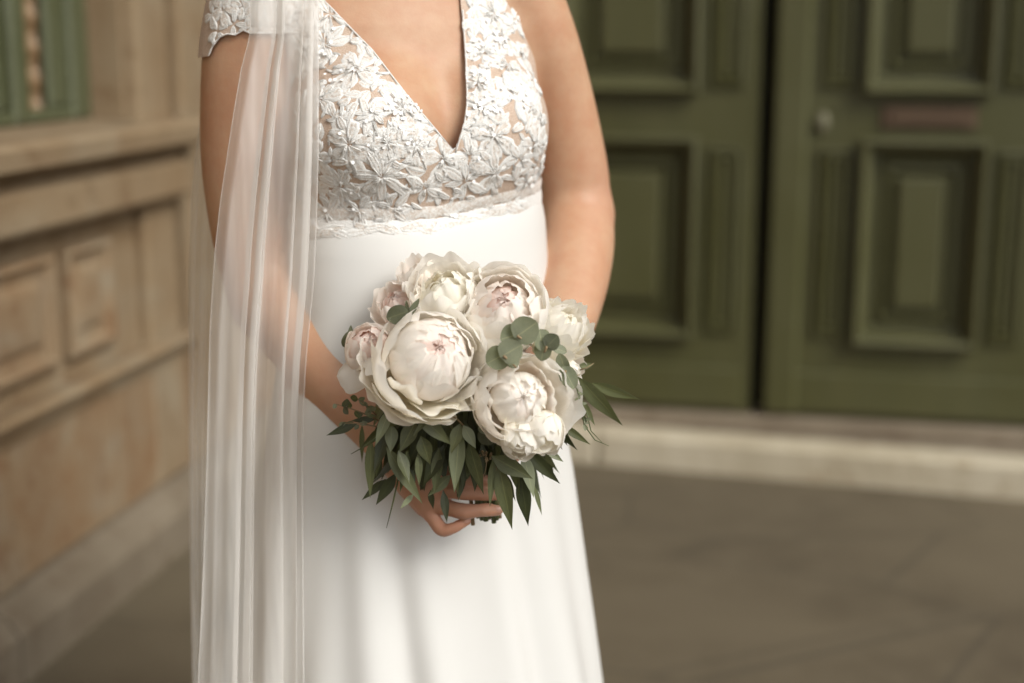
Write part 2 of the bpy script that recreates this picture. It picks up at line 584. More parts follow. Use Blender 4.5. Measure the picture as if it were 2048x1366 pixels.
def sub(lo, hi):
    sl = []
    for g, a, b in zip((GX, GY, GZ), lo, hi):
        i0 = max(0, int((a - g[0]) / H3)); i1 = min(len(g), int((b - g[0]) / H3) + 2)
        sl.append(slice(i0, max(i0 + 1, i1)))
    return tuple(sl), GX[sl[0]][:, None, None], GY[sl[1]][None, :, None], GZ[sl[2]][None, None, :]

def smin(a, b, k):
    h = np.clip(.5 + .5 * (b - a) / k, 0, 1)
    return b + (a - b) * h - k * h * (1 - h)

def put(D, sl, d, k):
    D[sl] = smin(D[sl], d, k) if k > 0 else np.minimum(D[sl], d)

def cone(D, a, b, ra, rb, k):
    """tapered capsule"""
    a = np.array(a, dtype=float); b = np.array(b, dtype=float)
    mg = max(ra, rb) + k + .02
    sl, X, Y, Z = sub(np.minimum(a, b) - mg, np.maximum(a, b) + mg)
    put(D, sl, cone_d(X, Y, Z, a, b, ra, rb).astype(np.float32), k)

def cone_d(X, Y, Z, a, b, ra, rb):
    ba = b - a; L2 = float(ba @ ba) + 1e-12
    t = np.clip(((X - a[0]) * ba[0] + (Y - a[1]) * ba[1] + (Z - a[2]) * ba[2]) / L2, 0, 1)
    q = np.sqrt((X - a[0] - t * ba[0]) ** 2 + (Y - a[1] - t * ba[1]) ** 2 + (Z - a[2] - t * ba[2]) ** 2)
    return q - (ra + (rb - ra) * t)

def chain(D, pts, k):
    """a limb: its joints joined by a smooth curve of tapering capsules"""
    if len(pts) > 3:
        q = [np.append(np.array(p), r) for p, r in pts]
        q = [2 * q[0] - q[1]] + q + [2 * q[-1] - q[-2]]
        out = []
        for i in range(1, len(q) - 2):
            for t in np.linspace(0, 1, 6, endpoint=False):
                a, b, c, d = q[i - 1:i + 3]
                out.append(.5 * (2 * b + (c - a) * t + (2 * a - 5 * b + 4 * c - d) * t * t + (3 * b - a - 3 * c + d) * t ** 3))
        out.append(q[-2])
        pts = [(o[:3], o[3]) for o in out]
        A = np.array([p for p, r in pts]); mr = max(r for p, r in pts) + k + .03
        sl, X, Y, Z = sub(A.min(0) - mr, A.max(0) + mr)
        T = None
        for (p, r), (e, w) in zip(pts[:-1], pts[1:]):
            d = cone_d(X, Y, Z, p, e, r, w)
            T = d if T is None else np.minimum(T, d)
        put(D, sl, T.astype(np.float32), k)
        return
    for (p, r), (q, s) in zip(pts[:-1], pts[1:]):
        cone(D, p, q, r, s, k)

def ellipsoid(D, c, r, k, tilt=0.0):
    """ellipsoid in the body's own axes (u, v, z)"""
    mg = max(r) + k + .02
    c = np.array(c)
    sl, X, Y, Z = sub(c - mg, c + mg)
    dx, dy, dz = X - c[0], Y - c[1], Z - c[2]
    ct, s_ = math.cos(YAW + tilt), math.sin(YAW + tilt)
    u = dx * ct + dy * s_; v = dx * s_ - dy * ct
    k0 = np.sqrt((u / r[0]) ** 2 + (v / r[1]) ** 2 + (dz / r[2]) ** 2)
    k1 = np.sqrt((u / r[0] ** 2) ** 2 + (v / r[1] ** 2) ** 2 + (dz / r[2] ** 2) ** 2) + 1e-6
    put(D, sl, (k0 * (k0 - 1) / k1).astype(np.float32), k)

TORSO = np.array([  # z, half width, depth to the front, depth to the back
    (.70, .188, .120, .140), (.80, .192, .130, .145), (.88, .188, .134, .140), (.98, .176, .130, .125), (1.05, .170, .122, .118),
    (1.10, .164, .115, .115), (1.17, .166, .108, .118), (1.24, .166, .100, .120), (1.30, .160, .090, .115), (1.345, .150, .078, .105),
    (1.38, .125, .066, .090), (1.41, .085, .055, .075), (1.44, .060, .050, .062)])
def tor(z, i): return np.interp(z, TORSO[:, 0], TORSO[:, i])

def torso_field(D, grow=0.0):
    sl, X, Y, Z = sub((-.47, 1.60, .66), (.18, 2.14, 1.45))
    z = GZ[sl[2]]
    a = (tor(z, 1) + grow)[None, None, :]; bf = (tor(z, 2) + grow)[None, None, :]; bb = (tor(z, 3) + grow)[None, None, :]
    dx, dy = X - BX, Y - BY
    u = dx * BR[0] + dy * BR[1]; v = dx * BF[0] + dy * BF[1]
    b = np.where(v > 0, bf, bb)
    e = 2.3
    k0 = (np.abs(u / a) ** e + np.abs(v / b) ** e) ** (1 / e) + 1e-6
    ln = np.sqrt(u * u + v * v) + 1e-6
    d = ln * (1 - 1 / k0)
    d = np.where(d < 0, np.minimum(d, 0) * .9, d * .9)
    d = np.maximum(d, np.maximum(.70 - Z, Z - 1.445))
    put(D, sl, d.astype(np.float32), 0)

BUST = ((-.076, .076), (.066, .075))
def bust_field(D, k, grow=0.0, kk=.012):
    sl, X, Y, Z = sub((-.47, 1.60, 1.08), (.18, 1.95, 1.36))
    E = new_field()
    for i, (u, v) in enumerate(BUST):
        ellipsoid(E, body(u, v, 1.218), ((.090 if i == 0 else .079) + grow, .072 + grow, .082 + grow), kk, tilt=(.18 if i == 0 else -.18))
    put(D, sl, E[sl], k)

def chain_px(L): return [(np.array(P(x, y, Y)), r) for x, y, Y, r in L]
ARM_NEAR = chain_px([(528, -8, 1.850, .064), (508, 100, 1.848, .0635), (497, 220, 1.848, .0610), (495, 330, 1.848, .0585), (503, 440, 1.848, .0545),
                     (520, 530, 1.845, .0525), (545, 600, 1.835, .0530)])
FORE_NEAR = chain_px([(545, 600, 1.835, .053), (590, 652, 1.812, .0535), (650, 722, 1.785, .0500), (712, 797, 1.755, .0430), (768, 866, 1.725, .0345), (806, 912, 1.700, .0290)])
ARM_FAR = chain_px([(1028, -10, 1.945, .062), (1072, 75, 1.955, .0545), (1106, 170, 1.975, .0505), (1132, 270, 1.990, .0490), (1148, 355, 2.000, .0490), (1154, 420, 2.008, .0475)])
FORE_FAR = chain_px([(1156, 436, 1.992, .0505), (1155, 495, 1.952, .0505), (1146, 565, 1.905, .0475), (1128, 640, 1.850, .0425), (1104, 712, 1.795, .0350), (1082, 775, 1.745, .0285)])

torso = new_field()
torso_field(torso)
bust_field(torso, .034, 0, .024)
# shoulders and neck
cone(torso, body(-.13, -.02, 1.352), body(-.03, -.03, 1.44), .050, .050, .05)
cone(torso, body(.13, -.02, 1.352), body(.03, -.03, 1.44), .050, .050, .05)
cone(torso, body(0, -.03, 1.40), body(0, -.005, 1.53), .060, .056, .03)

def carve(D, pts, k):
    """press a soft groove into a field along points on its surface"""
    for (a, ra), (b, rb) in zip(pts[:-1], pts[1:]):
        a = np.array(a, float); b = np.array(b, float); mg = .05
        sl, X, Y, Z = sub(np.minimum(a, b) - mg, np.maximum(a, b) + mg)
        d = cone_d(X, Y, Z, a, b, ra, rb)
        D[sl] = -smin(-D[sl], d.astype(np.float32), k)
def surf(D, px, py, y0=1.66):
    for Y in np.arange(y0, 2.0, .0015):
        p = P(px, py, Y)
        i, j, k = (int(round((p[q] - g[0]) / H3)) for q, g in ((0, GX), (1, GY), (2, GZ)))
        if D[i, j, k] < 0: return np.array(p)
    return np.array(P(px, py, 1.8))
groove = [(surf(torso, 884, 120) - np.array([0, .004, 0]), .001), (surf(torso, 889, 170) - np.array([0, .003, 0]), .004), (surf(torso, 897, 225), .008), (surf(torso, 904, 275), .011), (surf(torso, 908, 320), .012)]
full = torso.copy()
arms = new_field()
for L, k in ((ARM_NEAR, .012), (FORE_NEAR, .014)):
    chain(arms, L, k)
for L, k in ((ARM_FAR, .012), (FORE_FAR, .016)):
    chain(arms, L, k)
m_ = arms < 1
full[m_] = smin(full[m_], arms[m_], .018)
# hands
def finger(L, k=.0035):
    chain(full, chain_px(L), k)
chain(full, chain_px([(806, 912, 1.700, .029), (838, 955, 1.686, .0275), (866, 992, 1.678, .0235)]), .012)
chain(full, chain_px([(820, 920, 1.692, .024), (868, 972, 1.672, .0200)]), .012)
chain(full, chain_px([(822, 955, 1.690, .020), (850, 1008, 1.672, .0150)]), .010)
finger([(868, 952, 1.672, .0108), (898, 953, 1.660, .0090), (922, 956, 1.651, .0088), (952, 959, 1.648, .0074), (968, 961, 1.649, .0074), (988, 964, 1.653, .0060)], .0022)
finger([(872, 980, 1.668, .0112), (902, 982, 1.656, .0092), (930, 985, 1.646, .0092), (958, 988, 1.644, .0078), (974, 989, 1.645, .0078), (994, 991, 1.649, .0062)], .0022)
finger([(866, 1006, 1.668, .0120), (900, 1017, 1.654, .0096), (930, 1023, 1.642, .0098), (955, 1021, 1.640, .0082), (974, 1020, 1.642, .0083), (996, 1021, 1.648, .0066)], .0022)
finger([(848, 1010, 1.670, .0120), (866, 1036, 1.662, .0092), (884, 1059, 1.654, .0088), (904, 1057, 1.648, .0070), (918, 1050, 1.648, .0068), (935, 1041, 1.650, .0054)], .0022)
finger([(836, 930, 1.700, .0130), (890, 925, 1.712, .0110), (940, 930, 1.712, .0095)])
chain(full, chain_px([(1082, 775, 1.745, .0285), (1062, 830, 1.732, .027), (1040, 868, 1.724, .024)]), .012)
for q, (x0, y0) in enumerate(((1040, 845), (1036, 868), (1030, 890), (1022, 910))):
    finger([(x0, y0, 1.722, .0125), (x0 - 50, y0 + 22, 1.706, .0098), (x0 - 92, y0 + 36, 1.700, .0085)])
finger([(1050, 840, 1.715, .0125), (1010, 880, 1.690, .0105), (985, 905, 1.684, .0092)])
# legs and feet under the gown
for s in (-1, 1):
    chain(full, [(body(.088 * s, 0, .84), .098), (body(.080 * s, 0, .48), .064), (body(.075 * s, -.02, .30), .056), (body(.07 * s, -.02, .09), .036)], .03)
    chain(full, [(body(.07 * s, -.03, .06), .034), (body(.075 * s, .06, .035), .030), (body(.08 * s, .14, .026), .022)], .02)
# head
ellipsoid(full, body(0, .020, 1.635), (.074, .092, .112), .02)
ellipsoid(full, body(0, .045, 1.580), (.052, .056, .055), .03)
cone(full, body(0, .110, 1.640), body(0, .128, 1.605), .010, .013, .012)
cone(full, body(-.018, .108, 1.565), body(.018, .108, 1.565), .009, .009, .006)
for s in (-1, 1):
    ellipsoid(full, body(.033 * s, .098, 1.640), (.016, .010, .010), .006)
    ellipsoid(full, body(.076 * s, .0, 1.625), (.008, .022, .032), .006)

def surface_nets(D, iso=0.0, lo=None, hi=None):
    og = np.array([GX[0], GY[0], GZ[0]])
    if lo is not None:
        sl = sub(lo, hi)[0]
        og = np.array([GX[sl[0]][0], GY[sl[1]][0], GZ[sl[2]][0]])
        D = D[sl]
    S = D < iso
    nx, ny, nz = D.shape
    cnt = np.zeros((nx - 1, ny - 1, nz - 1), dtype=np.int8)
    for i in (0, 1):
        for j in (0, 1):
            for k in (0, 1):
                cnt += S[i:nx - 1 + i, j:ny - 1 + j, k:nz - 1 + k]
    act = np.argwhere((cnt > 0) & (cnt < 8))
    del cnt
    idx = np.full((nx - 1, ny - 1, nz - 1), -1, dtype=np.int32)
    idx[act[:, 0], act[:, 1], act[:, 2]] = np.arange(len(act))
    acc = np.zeros((len(act), 3)); num = np.zeros(len(act))
    C = [(i, j, k) for i in (0, 1) for j in (0, 1) for k in (0, 1)]
    val = {c: D[act[:, 0] + c[0], act[:, 1] + c[1], act[:, 2] + c[2]].astype(float) - iso for c in C}
    for c in C:
        for ax in range(3):
            if c[ax] == 0:
                c2 = list(c); c2[ax] = 1; c2 = tuple(c2)
                v0, v1 = val[c], val[c2]
                m = (v0 < 0) != (v1 < 0)
                t = np.where(m, v0 / np.where(m, v0 - v1, 1), 0)
                p = np.tile(np.array(c, float), (len(act), 1)); p[:, ax] = t
                acc += p * m[:, None]; num += m
    V = (act + acc / num[:, None]) * H3 + og
    F = []
    for ax in range(3):
        a, b = (ax + 1) % 3, (ax + 2) % 3
        s0 = [slice(None)] * 3; s1 = [slice(None)] * 3
        s0[ax] = slice(0, -1); s1[ax] = slice(1, None)
        for s in (s0, s1):
            s[a] = slice(1, -1); s[b] = slice(1, -1)
        A, B = S[tuple(s0)], S[tuple(s1)]
        E = np.argwhere(A != B)
        if not len(E): continue
        flip = A[E[:, 0], E[:, 1], E[:, 2]]
        off = np.zeros(3, int); off[a] = 1; off[b] = 1
        E = E + off
        q = []
        for da, db in ((0, 0), (-1, 0), (-1, -1), (0, -1)):
            e = E.copy(); e[:, a] += da; e[:, b] += db
            q.append(idx[e[:, 0], e[:, 1], e[:, 2]])
        q = np.stack(q, 1)
        q[~flip] = q[~flip][:, ::-1]
        F.append(q)
    F = np.concatenate(F)
    return V, F[(F >= 0).all(1)]

def relax(V, F, it, lam=.5):
    """Taubin smoothing on a quad mesh"""
    E = np.concatenate([F[:, [i, (i + 1) % F.shape[1]]] for i in range(F.shape[1])])
    E = np.concatenate([E, E[:, ::-1]])
    deg = np.bincount(E[:, 0], minlength=len(V)).astype(float)[:, None]
    for i in range(it):
        for f in (lam, -lam * 1.02):
            s = np.zeros_like(V)
            for ax in range(3):
                s[:, ax] = np.bincount(E[:, 0], weights=V[E[:, 1], ax], minlength=len(V))
            V = V + f * (s / np.maximum(deg, 1) - V)
    return V

def px_of(V):
    dy, dz = V[:, 1], V[:, 2] - CAM_H
    dep = dy * math.cos(PITCH) - dz * math.sin(PITCH)
    up = dy * math.sin(PITCH) + dz * math.cos(PITCH)
    return np.stack([1024 + FPX * V[:, 0] / dep, 683 - FPX * up / dep], 1)

BV, BFc = surface_nets(full)
BV = relax(BV, BFc, 5)
PERSON_AT = Vector((BX, BY, 0))
person = mk('person', BV, BFc, M['skin'], None, PERSON_AT)
tag(person, 'person in a white lace wedding gown and veil holding a peony bouquet', 'person')
# redder skin on the hands, elbows and forearms
pp = px_of(BV)
rud = np.zeros(len(BV))
hand = (np.hypot(pp[:, 0] - 880, pp[:, 1] - 1000) < 260) & (BV[:, 1] < 1.80) & (BV[:, 2] < .95)
rud[hand] = np.clip(1.15 - np.hypot(pp[hand, 0] - 900, pp[hand, 1] - 1010) / 240, 0, .62)
elb = np.hypot(pp[:, 0] - 1215, (pp[:, 1] - 380) * .6)
rud = np.maximum(rud, np.clip(.40 - elb / 180, 0, .4) * (BV[:, 1] > 1.85))
rud = np.maximum(rud, .22 * np.clip((1.06 - BV[:, 2]) / .15, 0, 1))
at = person.data.attributes.new('ruddy', 'FLOAT', 'POINT')
at.data.foreach_set('value', rud.astype(np.float32))
body_bvh = BVHTree.FromPolygons(BV.tolist(), BFc.tolist())

def mat_nail():
    m = Mat('fingernail'); m.set(Base_Color=(.62, .36, .28), Roughness=.25); return m.m
M['nail'] = mat_nail()
for (x, y, Y, an) in ((991, 990, 1.642, 5), (993, 1020, 1.641, 0), (932, 1042, 1.645, -28)):
    c = P(x, y, Y); v = []; f = []
    for i in range(5):
        for j in range(12):
            r, t = i / 4, 2 * math.pi * j / 12
            a, b = .0062 * r * math.cos(t), .0042 * r * math.sin(t)
            a, b = a * math.cos(R(an)) + b * math.sin(R(an)), b * math.cos(R(an)) - a * math.sin(R(an))
            v.append(c + Vector((a, .0022 * r * r - .0012, b)))
    for i in range(4):
        for j in range(12):
            f.append([i * 12 + j, i * 12 + (j + 1) % 12, (i + 1) * 12 + (j + 1) % 12, (i + 1) * 12 + j])
    mk('fingernail', v, f, M['nail'], person)

# hair, above the picture: a cap with a low bun
hv, hf = [], []
for i in range(13):
    for j in range(24):
        th = math.pi * .62 * i / 12; ph = 2 * math.pi * j / 24
        r = 1 + .03 * math.sin(9 * ph)
        hv.append(body(.082 * r * math.sin(th) * math.cos(ph), .006 + .098 * r * math.sin(th) * math.sin(ph) * (1 if math.sin(ph) < 0 else .80), 1.655 + .108 * math.cos(th)))
for i in range(12):
    for j in range(24):
        hf.append([i * 24 + j, i * 24 + (j + 1) % 24, (i + 1) * 24 + (j + 1) % 24, (i + 1) * 24 + j])
hair = mk('hair', hv, hf, M['hair'], person)
bv, bf = [], []
for i in range(9):
    for j in range(16):
        th = math.pi * i / 8; ph = 2 * math.pi * j / 16
        bv.append(body(.045 * math.sin(th) * math.cos(ph), -.115 + .035 * math.sin(th) * math.sin(ph), 1.585 + .042 * math.cos(th)))
for i in range(8):
    for j in range(16):
        bf.append([i * 16 + j, i * 16 + (j + 1) % 16, (i + 1) * 16 + (j + 1) % 16, (i + 1) * 16 + j])
mk('hair_bun', bv, bf, M['hair'], hair)
# ================================================================== GOWN
def poly_sd(pts, poly):
    """signed distance (pixels) to a closed polygon, positive outside"""
    poly = np.array(poly, float)
    d = np.full(len(pts), 1e9); ins = np.zeros(len(pts), bool)
    for a, b in zip(poly, np.roll(poly, -1, 0)):
        e = b - a; w = pts - a
        t = np.clip((w @ e) / (e @ e), 0, 1)
        d = np.minimum(d, np.hypot(*(w - t[:, None] * e).T))
        c = (a[1] > pts[:, 1]) != (b[1] > pts[:, 1])
        with np.errstate(divide='ignore', invalid='ignore'):
            xi = a[0] + (pts[:, 1] - a[1]) * (b[0] - a[0]) / (b[1] - a[1])
        ins ^= c & (pts[:, 0] < xi)
    return np.where(ins, -d, d)

NECK = [(440, -240), (646, 0), (748, 102), (812, 185), (909, 303), (926, 250), (933, 205), (930, 123), (921, 0), (915, -240)]
HOLE = [(1030, -240), (1031, 0), (1044, 58), (1064, 104), (1080, 150), (1125, 225), (1400, 225), (1400, -240)]
def seam_z(V):
    u = (V[:, 0] - BX) * BR[0] + (V[:, 1] - BY) * BR[1]
    return 1.100 + .13 * np.clip(u, -.02, .2) 
def bodice_g(V):
    """positive where the bodice covers the body"""
    q = px_of(V)
    v = (V[:, 0] - BX) * BF[0] + (V[:, 1] - BY) * BF[1]
    g = np.minimum(poly_sd(q, NECK), poly_sd(q, HOLE)) / 1550.
    g = np.where(v > -.02, g, 1.28 - V[:, 2])
    return g

def clip(V, F, g):
    """keep the part of a mesh where g > 0, with clean cut edges"""
    V = list(map(tuple, V)); g = list(g)
    out, cut = [], {}
    def mid(i, j):
        k = (min(i, j), max(i, j))
        if k not in cut:
            t = g[i] / (g[i] - g[j])
            V.append(tuple(V[i][a] + (V[j][a] - V[i][a]) * t for a in range(3)))
            cut[k] = len(V) - 1
        return cut[k]
    for f in F:
        s = [g[i] > 0 for i in f]
        if all(s): out.append(list(f)); continue
        if not any(s): continue
        n = len(f); q = []
        for a in range(n):
            i, j = f[a], f[(a + 1) % n]
            if s[a]: q.append(i)
            if s[a] != s[(a + 1) % n]: q.append(mid(i, j))
        if len(q) > 2: out.append(q)
    used = sorted({i for f in out for i in f})
    re = {o: n for n, o in enumerate(used)}
    return [V[i] for i in used], [[re[i] for i in f] for f in out]

gown = new_field()
torso_field(gown)
bust_field(gown, .045, 0, .03)
ellipsoid(gown, body(0, .062, 1.195), (.075, .062, .055), .05)
cone(gown, body(-.13, -.02, 1.352), body(-.03, -.03, 1.44), .050, .050, .05)
cone(gown, body(.13, -.02, 1.352), body(.03, -.03, 1.44), .050, .050, .05)
GV, GF = surface_nets(gown, .0045, (-.47, 1.6, 1.04), (.18, 2.14, 1.46))
GV = relax(GV, GF, 6)
BOD_V, BOD_F = GV, GF
bod_bvh = BVHTree.FromPolygons(GV.tolist(), GF.tolist())
near = GV[:, 2] > 1.06
keep = near[GF].all(1)
cv, cf = clip(GV, GF[keep].tolist(), np.minimum(bodice_g(GV), GV[:, 2] - seam_z(GV)))
bodice = mk('bodice', cv, cf, M['nude'], person)
bodice['label'] = 'sheer nude bodice with a deep V neck under white lace flowers'

def on_bodice(p, h):
    q, n, i, d = bod_bvh.find_nearest(p)
    return q + n * h, n

# ---- lace: petals and leaves embroidered onto the bodice
def petal_pts(L, W, kind, ns=6, nt=8):
    rows = []
    for j in range(nt + 1):
        t = j / nt
        if kind == 'round': w = W * (math.sin(math.pi * min(1, t * .93 + .03)) ** .55) * (.55 + .6 * t)
        elif kind == 'leaf': w = W * (math.sin(math.pi * (t * .97 + .015)) ** .85)
        else: w = W * (.35 + .65 * math.sin(math.pi * t) ** .8)
        rows.append([(t * L, w * (2 * i / ns - 1) * .5, t, 2 * i / ns - 1) for i in range(ns + 1)])
    return rows

def lay_petal(mb, c, t1, t2, L, W, ang, kind, h, proj_fn, rim=.0006, ribs=3, bend=0.0, g_fn=None):
    rows = petal_pts(L, W, kind, 8, 9)
    ca, sa = math.cos(ang), math.sin(ang)
    nt, ns = len(rows) - 1, len(rows[0]) - 1
    v, fr, fi = [], [], []
    ph = random.random() * 6; sc = random.uniform(.03, .09)
    for j, row in enumerate(rows):
        for i, (x, y, t, s) in enumerate(row):
            k = 1 + sc * math.sin(t * 19 + ph) * abs(s) + sc * math.sin(s * 7 + ph) * t
            x, y = x * k, y * k
            y2 = y + bend * L * (t - .1) ** 2
            p = c + t1 * (x * ca - y2 * sa) + t2 * (x * sa + y2 * ca)
            edge = max(abs(s), abs(2 * t - 1) ** 3)
            hh = h + (rim if edge > .70 else 0) + .0004 * math.sin(s * ribs * 3 + ph) + (.0006 if abs(s) < .12 and t < .8 else 0)
            if edge > .99: hh = h * .2
            v.append(proj_fn(p, hh)[0])
    for j in range(nt):
        for i in range(ns):
            a = j * (ns + 1) + i
            (fr if (i in (0, 1, ns - 2, ns - 1) or j >= nt - 1 or (kind != 'round' and i in (3, 4))) else fi).append([a, a + 1, a + ns + 2, a + ns + 1])
    if g_fn is not None:
        g = g_fn(np.array([tuple(q) for q in v]))
        if not (g > 0).any(): return
        if not (g > 0).all():
            for m, ff in ((0, fr), (1, fi)):
                v2, f2 = clip(v, ff, g)
                if f2: mb.add(v2, f2, m)
            return
    n0 = len(mb.v)
    mb.add(v, fr, 0)
    mb.f += [[q + n0 for q in ff] for ff in fi]; mb.mi += [1] * len(fi)

LACE2 = ('lace', 'lace_open')
def lay_cord(mb, pts, r, proj_fn, h):
    q = [proj_fn(Vector(p), h)[0] for p in pts]
    if len(q) > 1: mb.tube(q, r, 5)

def lace_gn(V):
    return np.minimum(bodice_g(V), V[:, 2] - seam_z(V) + .006)

def tangent(n):
    t1 = Vector((0, 0, 1)).cross(n)
    t1 = t1.normalized() if t1.length > 1e-3 else Vector((1, 0, 0))
    return t1, n.cross(t1)

def hit(px, py):
    d = ray(px, py).normalized()
    q, n, i, dist = bod_bvh.ray_cast(Vector((0, 0, CAM_H)), d)
    return (q, n) if q is not None else (None, None)

MP = 1 / 1560.0
sequins = MB()
def sequin(p, n, r, proj_fn=None):
    t1, t2 = tangent(n)
    nn = (n + t1 * random.uniform(-.5, .5) + t2 * random.uniform(-.5, .5)).normalized()
    a, b = tangent(nn)
    v = [p + (a * math.cos(k * math.pi / 4) + b * math.sin(k * math.pi / 4)) * r for k in range(8)]
    sequins.add(v, [list(range(8))])

def lace_flower(px, py, r, n, kind='round', wide=.85, sq=6, turn=None, mat='lace', frill=10, base=.0016):
    c, nrm = hit(px, py)
    if c is None: return
    t1, t2 = tangent(nrm)
    mb = MB()
    a0 = random.random() * 6 if turn is None else turn
    for k in range(n):
        a = a0 + 2 * math.pi * k / n + random.uniform(-.3, .3)
        L = r * MP * random.uniform(.8, 1.35)
        st = c + (t1 * math.cos(a) + t2 * math.sin(a)) * r * MP * .12
        lay_petal(mb, st, t1, t2, L, L * wide, a, kind, base + .0005 * (k % 3), on_bodice, ribs=random.choice((3, 4, 5)), bend=random.uniform(-.25, .25), g_fn=lace_gn)
    for k in range(frill):                               # stamens in relief
        a = random.random() * 6.283; L = r * MP * random.uniform(.25, .6)
        p0 = c + (t1 * math.cos(a) + t2 * math.sin(a)) * r * MP * .05
        p1 = c + (t1 * math.cos(a + .15) + t2 * math.sin(a + .15)) * L
        g = lace_gn(np.array([tuple(p0), tuple(p1)]))
        if (g > .001).all():
            lay_cord(mb, [p0, (p0 + p1) / 2, p1], .0007, on_bodice, base + .0028)
    if mb.f:
        o = mb.build('lace_flower', [M[mat], M['lace_open' if mat == 'lace' else 'lace']], bodice)
    for k in range(sq):
        a = random.random() * 6.283; d = r * MP * random.uniform(.1, .75)
        p = c + (t1 * math.cos(a) + t2 * math.sin(a)) * d
        if lace_gn(np.array([tuple(p)]))[0] > .002:
            q, n2 = on_bodice(p, base + .0032)
            sequin(q, n2, random.uniform(.0016, .0027))
    PLACED.append((px, py, r))

PLACED = []
random.seed(21)
FLOWERS = [  # px, py, petal length px, petals, kind, width, sequins
    (712, 140, 52, 7, 'round', .75, 10), (802, 215, 55, 6, 'round', .8, 18), (698, 288, 50, 7, 'round', .7, 8), (762, 352, 46, 11, 'strap', .36, 2),
    (886, 318, 42, 4, 'round', .95, 4), (683, 372, 42, 8, 'leaf', .5, 3), (660, 30, 42, 5, 'leaf', .5, 3), (650, 90, 40, 6, 'leaf', .42, 2),
    (985, 28, 44, 5, 'round', .8, 3), (1002, 75, 42, 6, 'round', .8, 6), (968, 105, 36, 6, 'round', .75, 9), (1015, 135, 40, 5, 'round', .8, 3),
    (955, 168, 34, 5, 'round', .85, 6), (965, 214, 36, 6, 'round', .85, 16), (1030, 190, 44, 6, 'leaf', .5, 5), (1062, 215, 38, 5, 'leaf', .5, 1),
    (988, 272, 40, 6, 'round', .7, 3), (938, 310, 38, 5, 'leaf', .45, 2), (1068, 285, 36, 5, 'round', .8, 1), (1040, 318, 38, 6, 'leaf', .5, 1),
    (850, 375, 36, 6, 'leaf', .5, 1), (930, 362, 40, 6, 'leaf', .45, 1), (990, 345, 40, 5, 'round', .7, 1), (720, 420, 38, 7, 'leaf', .42, 1),
    (655, 425, 38, 6, 'leaf', .5, 1), (640, 200, 40, 6, 'round', .8, 4), (632, 310, 36, 6, 'round', .8, 2), (600, 240, 46, 6, 'round', .8, 0), (600, 380, 46, 6, 'round', .8, 0),
    (880, 265, 28, 5, 'leaf', .32, 0), (745, 225, 30, 5, 'leaf', .55, 4), (785, 415, 34, 6, 'leaf', .45, 2), (610, 100, 46, 6, 'round', .8, 0), (590, 30, 46, 6, 'round', .8, 0),
    (1078, 340, 26, 5, 'round', .8, 1), (1050, 365, 26, 5, 'round', .8, 2), (830, 290, 36, 6, 'round', .75, 8), (775, 285, 32, 5, 'round', .85, 2),
    (1042, 112, 30, 5, 'round', .85, 1), (1064, 162, 30, 5, 'leaf', .55, 1), (1080, 236, 28, 5, 'round', .85, 0), (1084, 292, 26, 5, 'leaf', .55, 0), (1030, 40, 28, 5, 'leaf', .5, 1)]
for i, (x, y, r, n, kd, w, sq) in enumerate(FLOWERS):
    lace_flower(x, y, r, n, kd, w, sq, mat='lace', frill=14 if kd != 'leaf' else 4, base=.0006 + .0002 * (i % 4))
# loose leaves and tendrils between the flowers, over a ground of open net petals
for k in range(110):
    x, y = random.uniform(575, 1092), random.uniform(-20, 440)
    c, nrm = hit(x, y)
    if c is None or lace_gn(np.array([tuple(c)]))[0] < .002: continue
    t1, t2 = tangent(nrm); mb = MB(); L = random.uniform(26, 44) * MP; a = random.random() * 6.283
    lay_petal(mb, c - (t1 * math.cos(a) + t2 * math.sin(a)) * L * .5, t1, t2, L, L * random.uniform(.5, .9), a, random.choice(('round', 'leaf')), .0003, on_bodice, rim=.0004, bend=random.uniform(-.4, .4), g_fn=lace_gn)
    if mb.f: mb.build('lace_petal', [M['lace'], M['lace_open']], bodice)
tries = 0; loose = 0
while loose < 190 and tries < 3000:
    tries += 1
    x, y = random.uniform(575, 1090), random.uniform(-30, 445)
    c, nrm = hit(x, y)
    if c is None or lace_gn(np.array([tuple(c)]))[0] < .003: continue
    if min((math.hypot(x - a, y - b) / (r * .56) for a, b, r in PLACED)) < 1: continue
    t1, t2 = tangent(nrm); mb = MB()
    L = random.uniform(20, 34) * MP; a = random.random() * 6.283
    kd = random.choice(('leaf', 'leaf', 'round', 'strap'))
    st = c - (t1 * math.cos(a) + t2 * math.sin(a)) * L * .5
    lay_petal(mb, st, t1, t2, L, L * {'leaf': .45, 'round': .75, 'strap': .22}[kd], a, kd, .0012 + random.random() * .001, on_bodice, bend=random.uniform(-.5, .5), g_fn=lace_gn)
    if mb.f:
        mb.build('lace_leaf', [M['lace'], M['lace_open']], bodice); loose += 1
        PLACED.append((x, y, 15))
for (x, y, n) in ((642, 98, 6), (640, 112, 3), (660, 160, 5), (662, 172, 3), (806, 272, 6), (818, 284, 5), (786, 214, 4), (835, 225, 6), (842, 235, 4), (966, 206, 9), (986, 216, 8), (930, 242, 5), (940, 234, 4), (1000, 78, 5), (988, 96, 6), (944, 96, 6), (955, 160, 5), (1040, 190, 3), (705, 128, 4), (985, 262, 3), (720, 292, 3), (1060, 362, 4), (905, 432, 3), (980, 405, 3)):
    for k in range(n):
        q, n2 = hit(x + random.gauss(0, 7), y + random.gauss(0, 7))
        if q is not None and bodice_g(np.array([tuple(q)]))[0] > .002: sequin(q + n2 * .0042, n2, random.uniform(.0018, .0030))
so = sequins.build('sequins', M['sequin'], bodice, smooth=False)
so['kind'] = 'stuff'

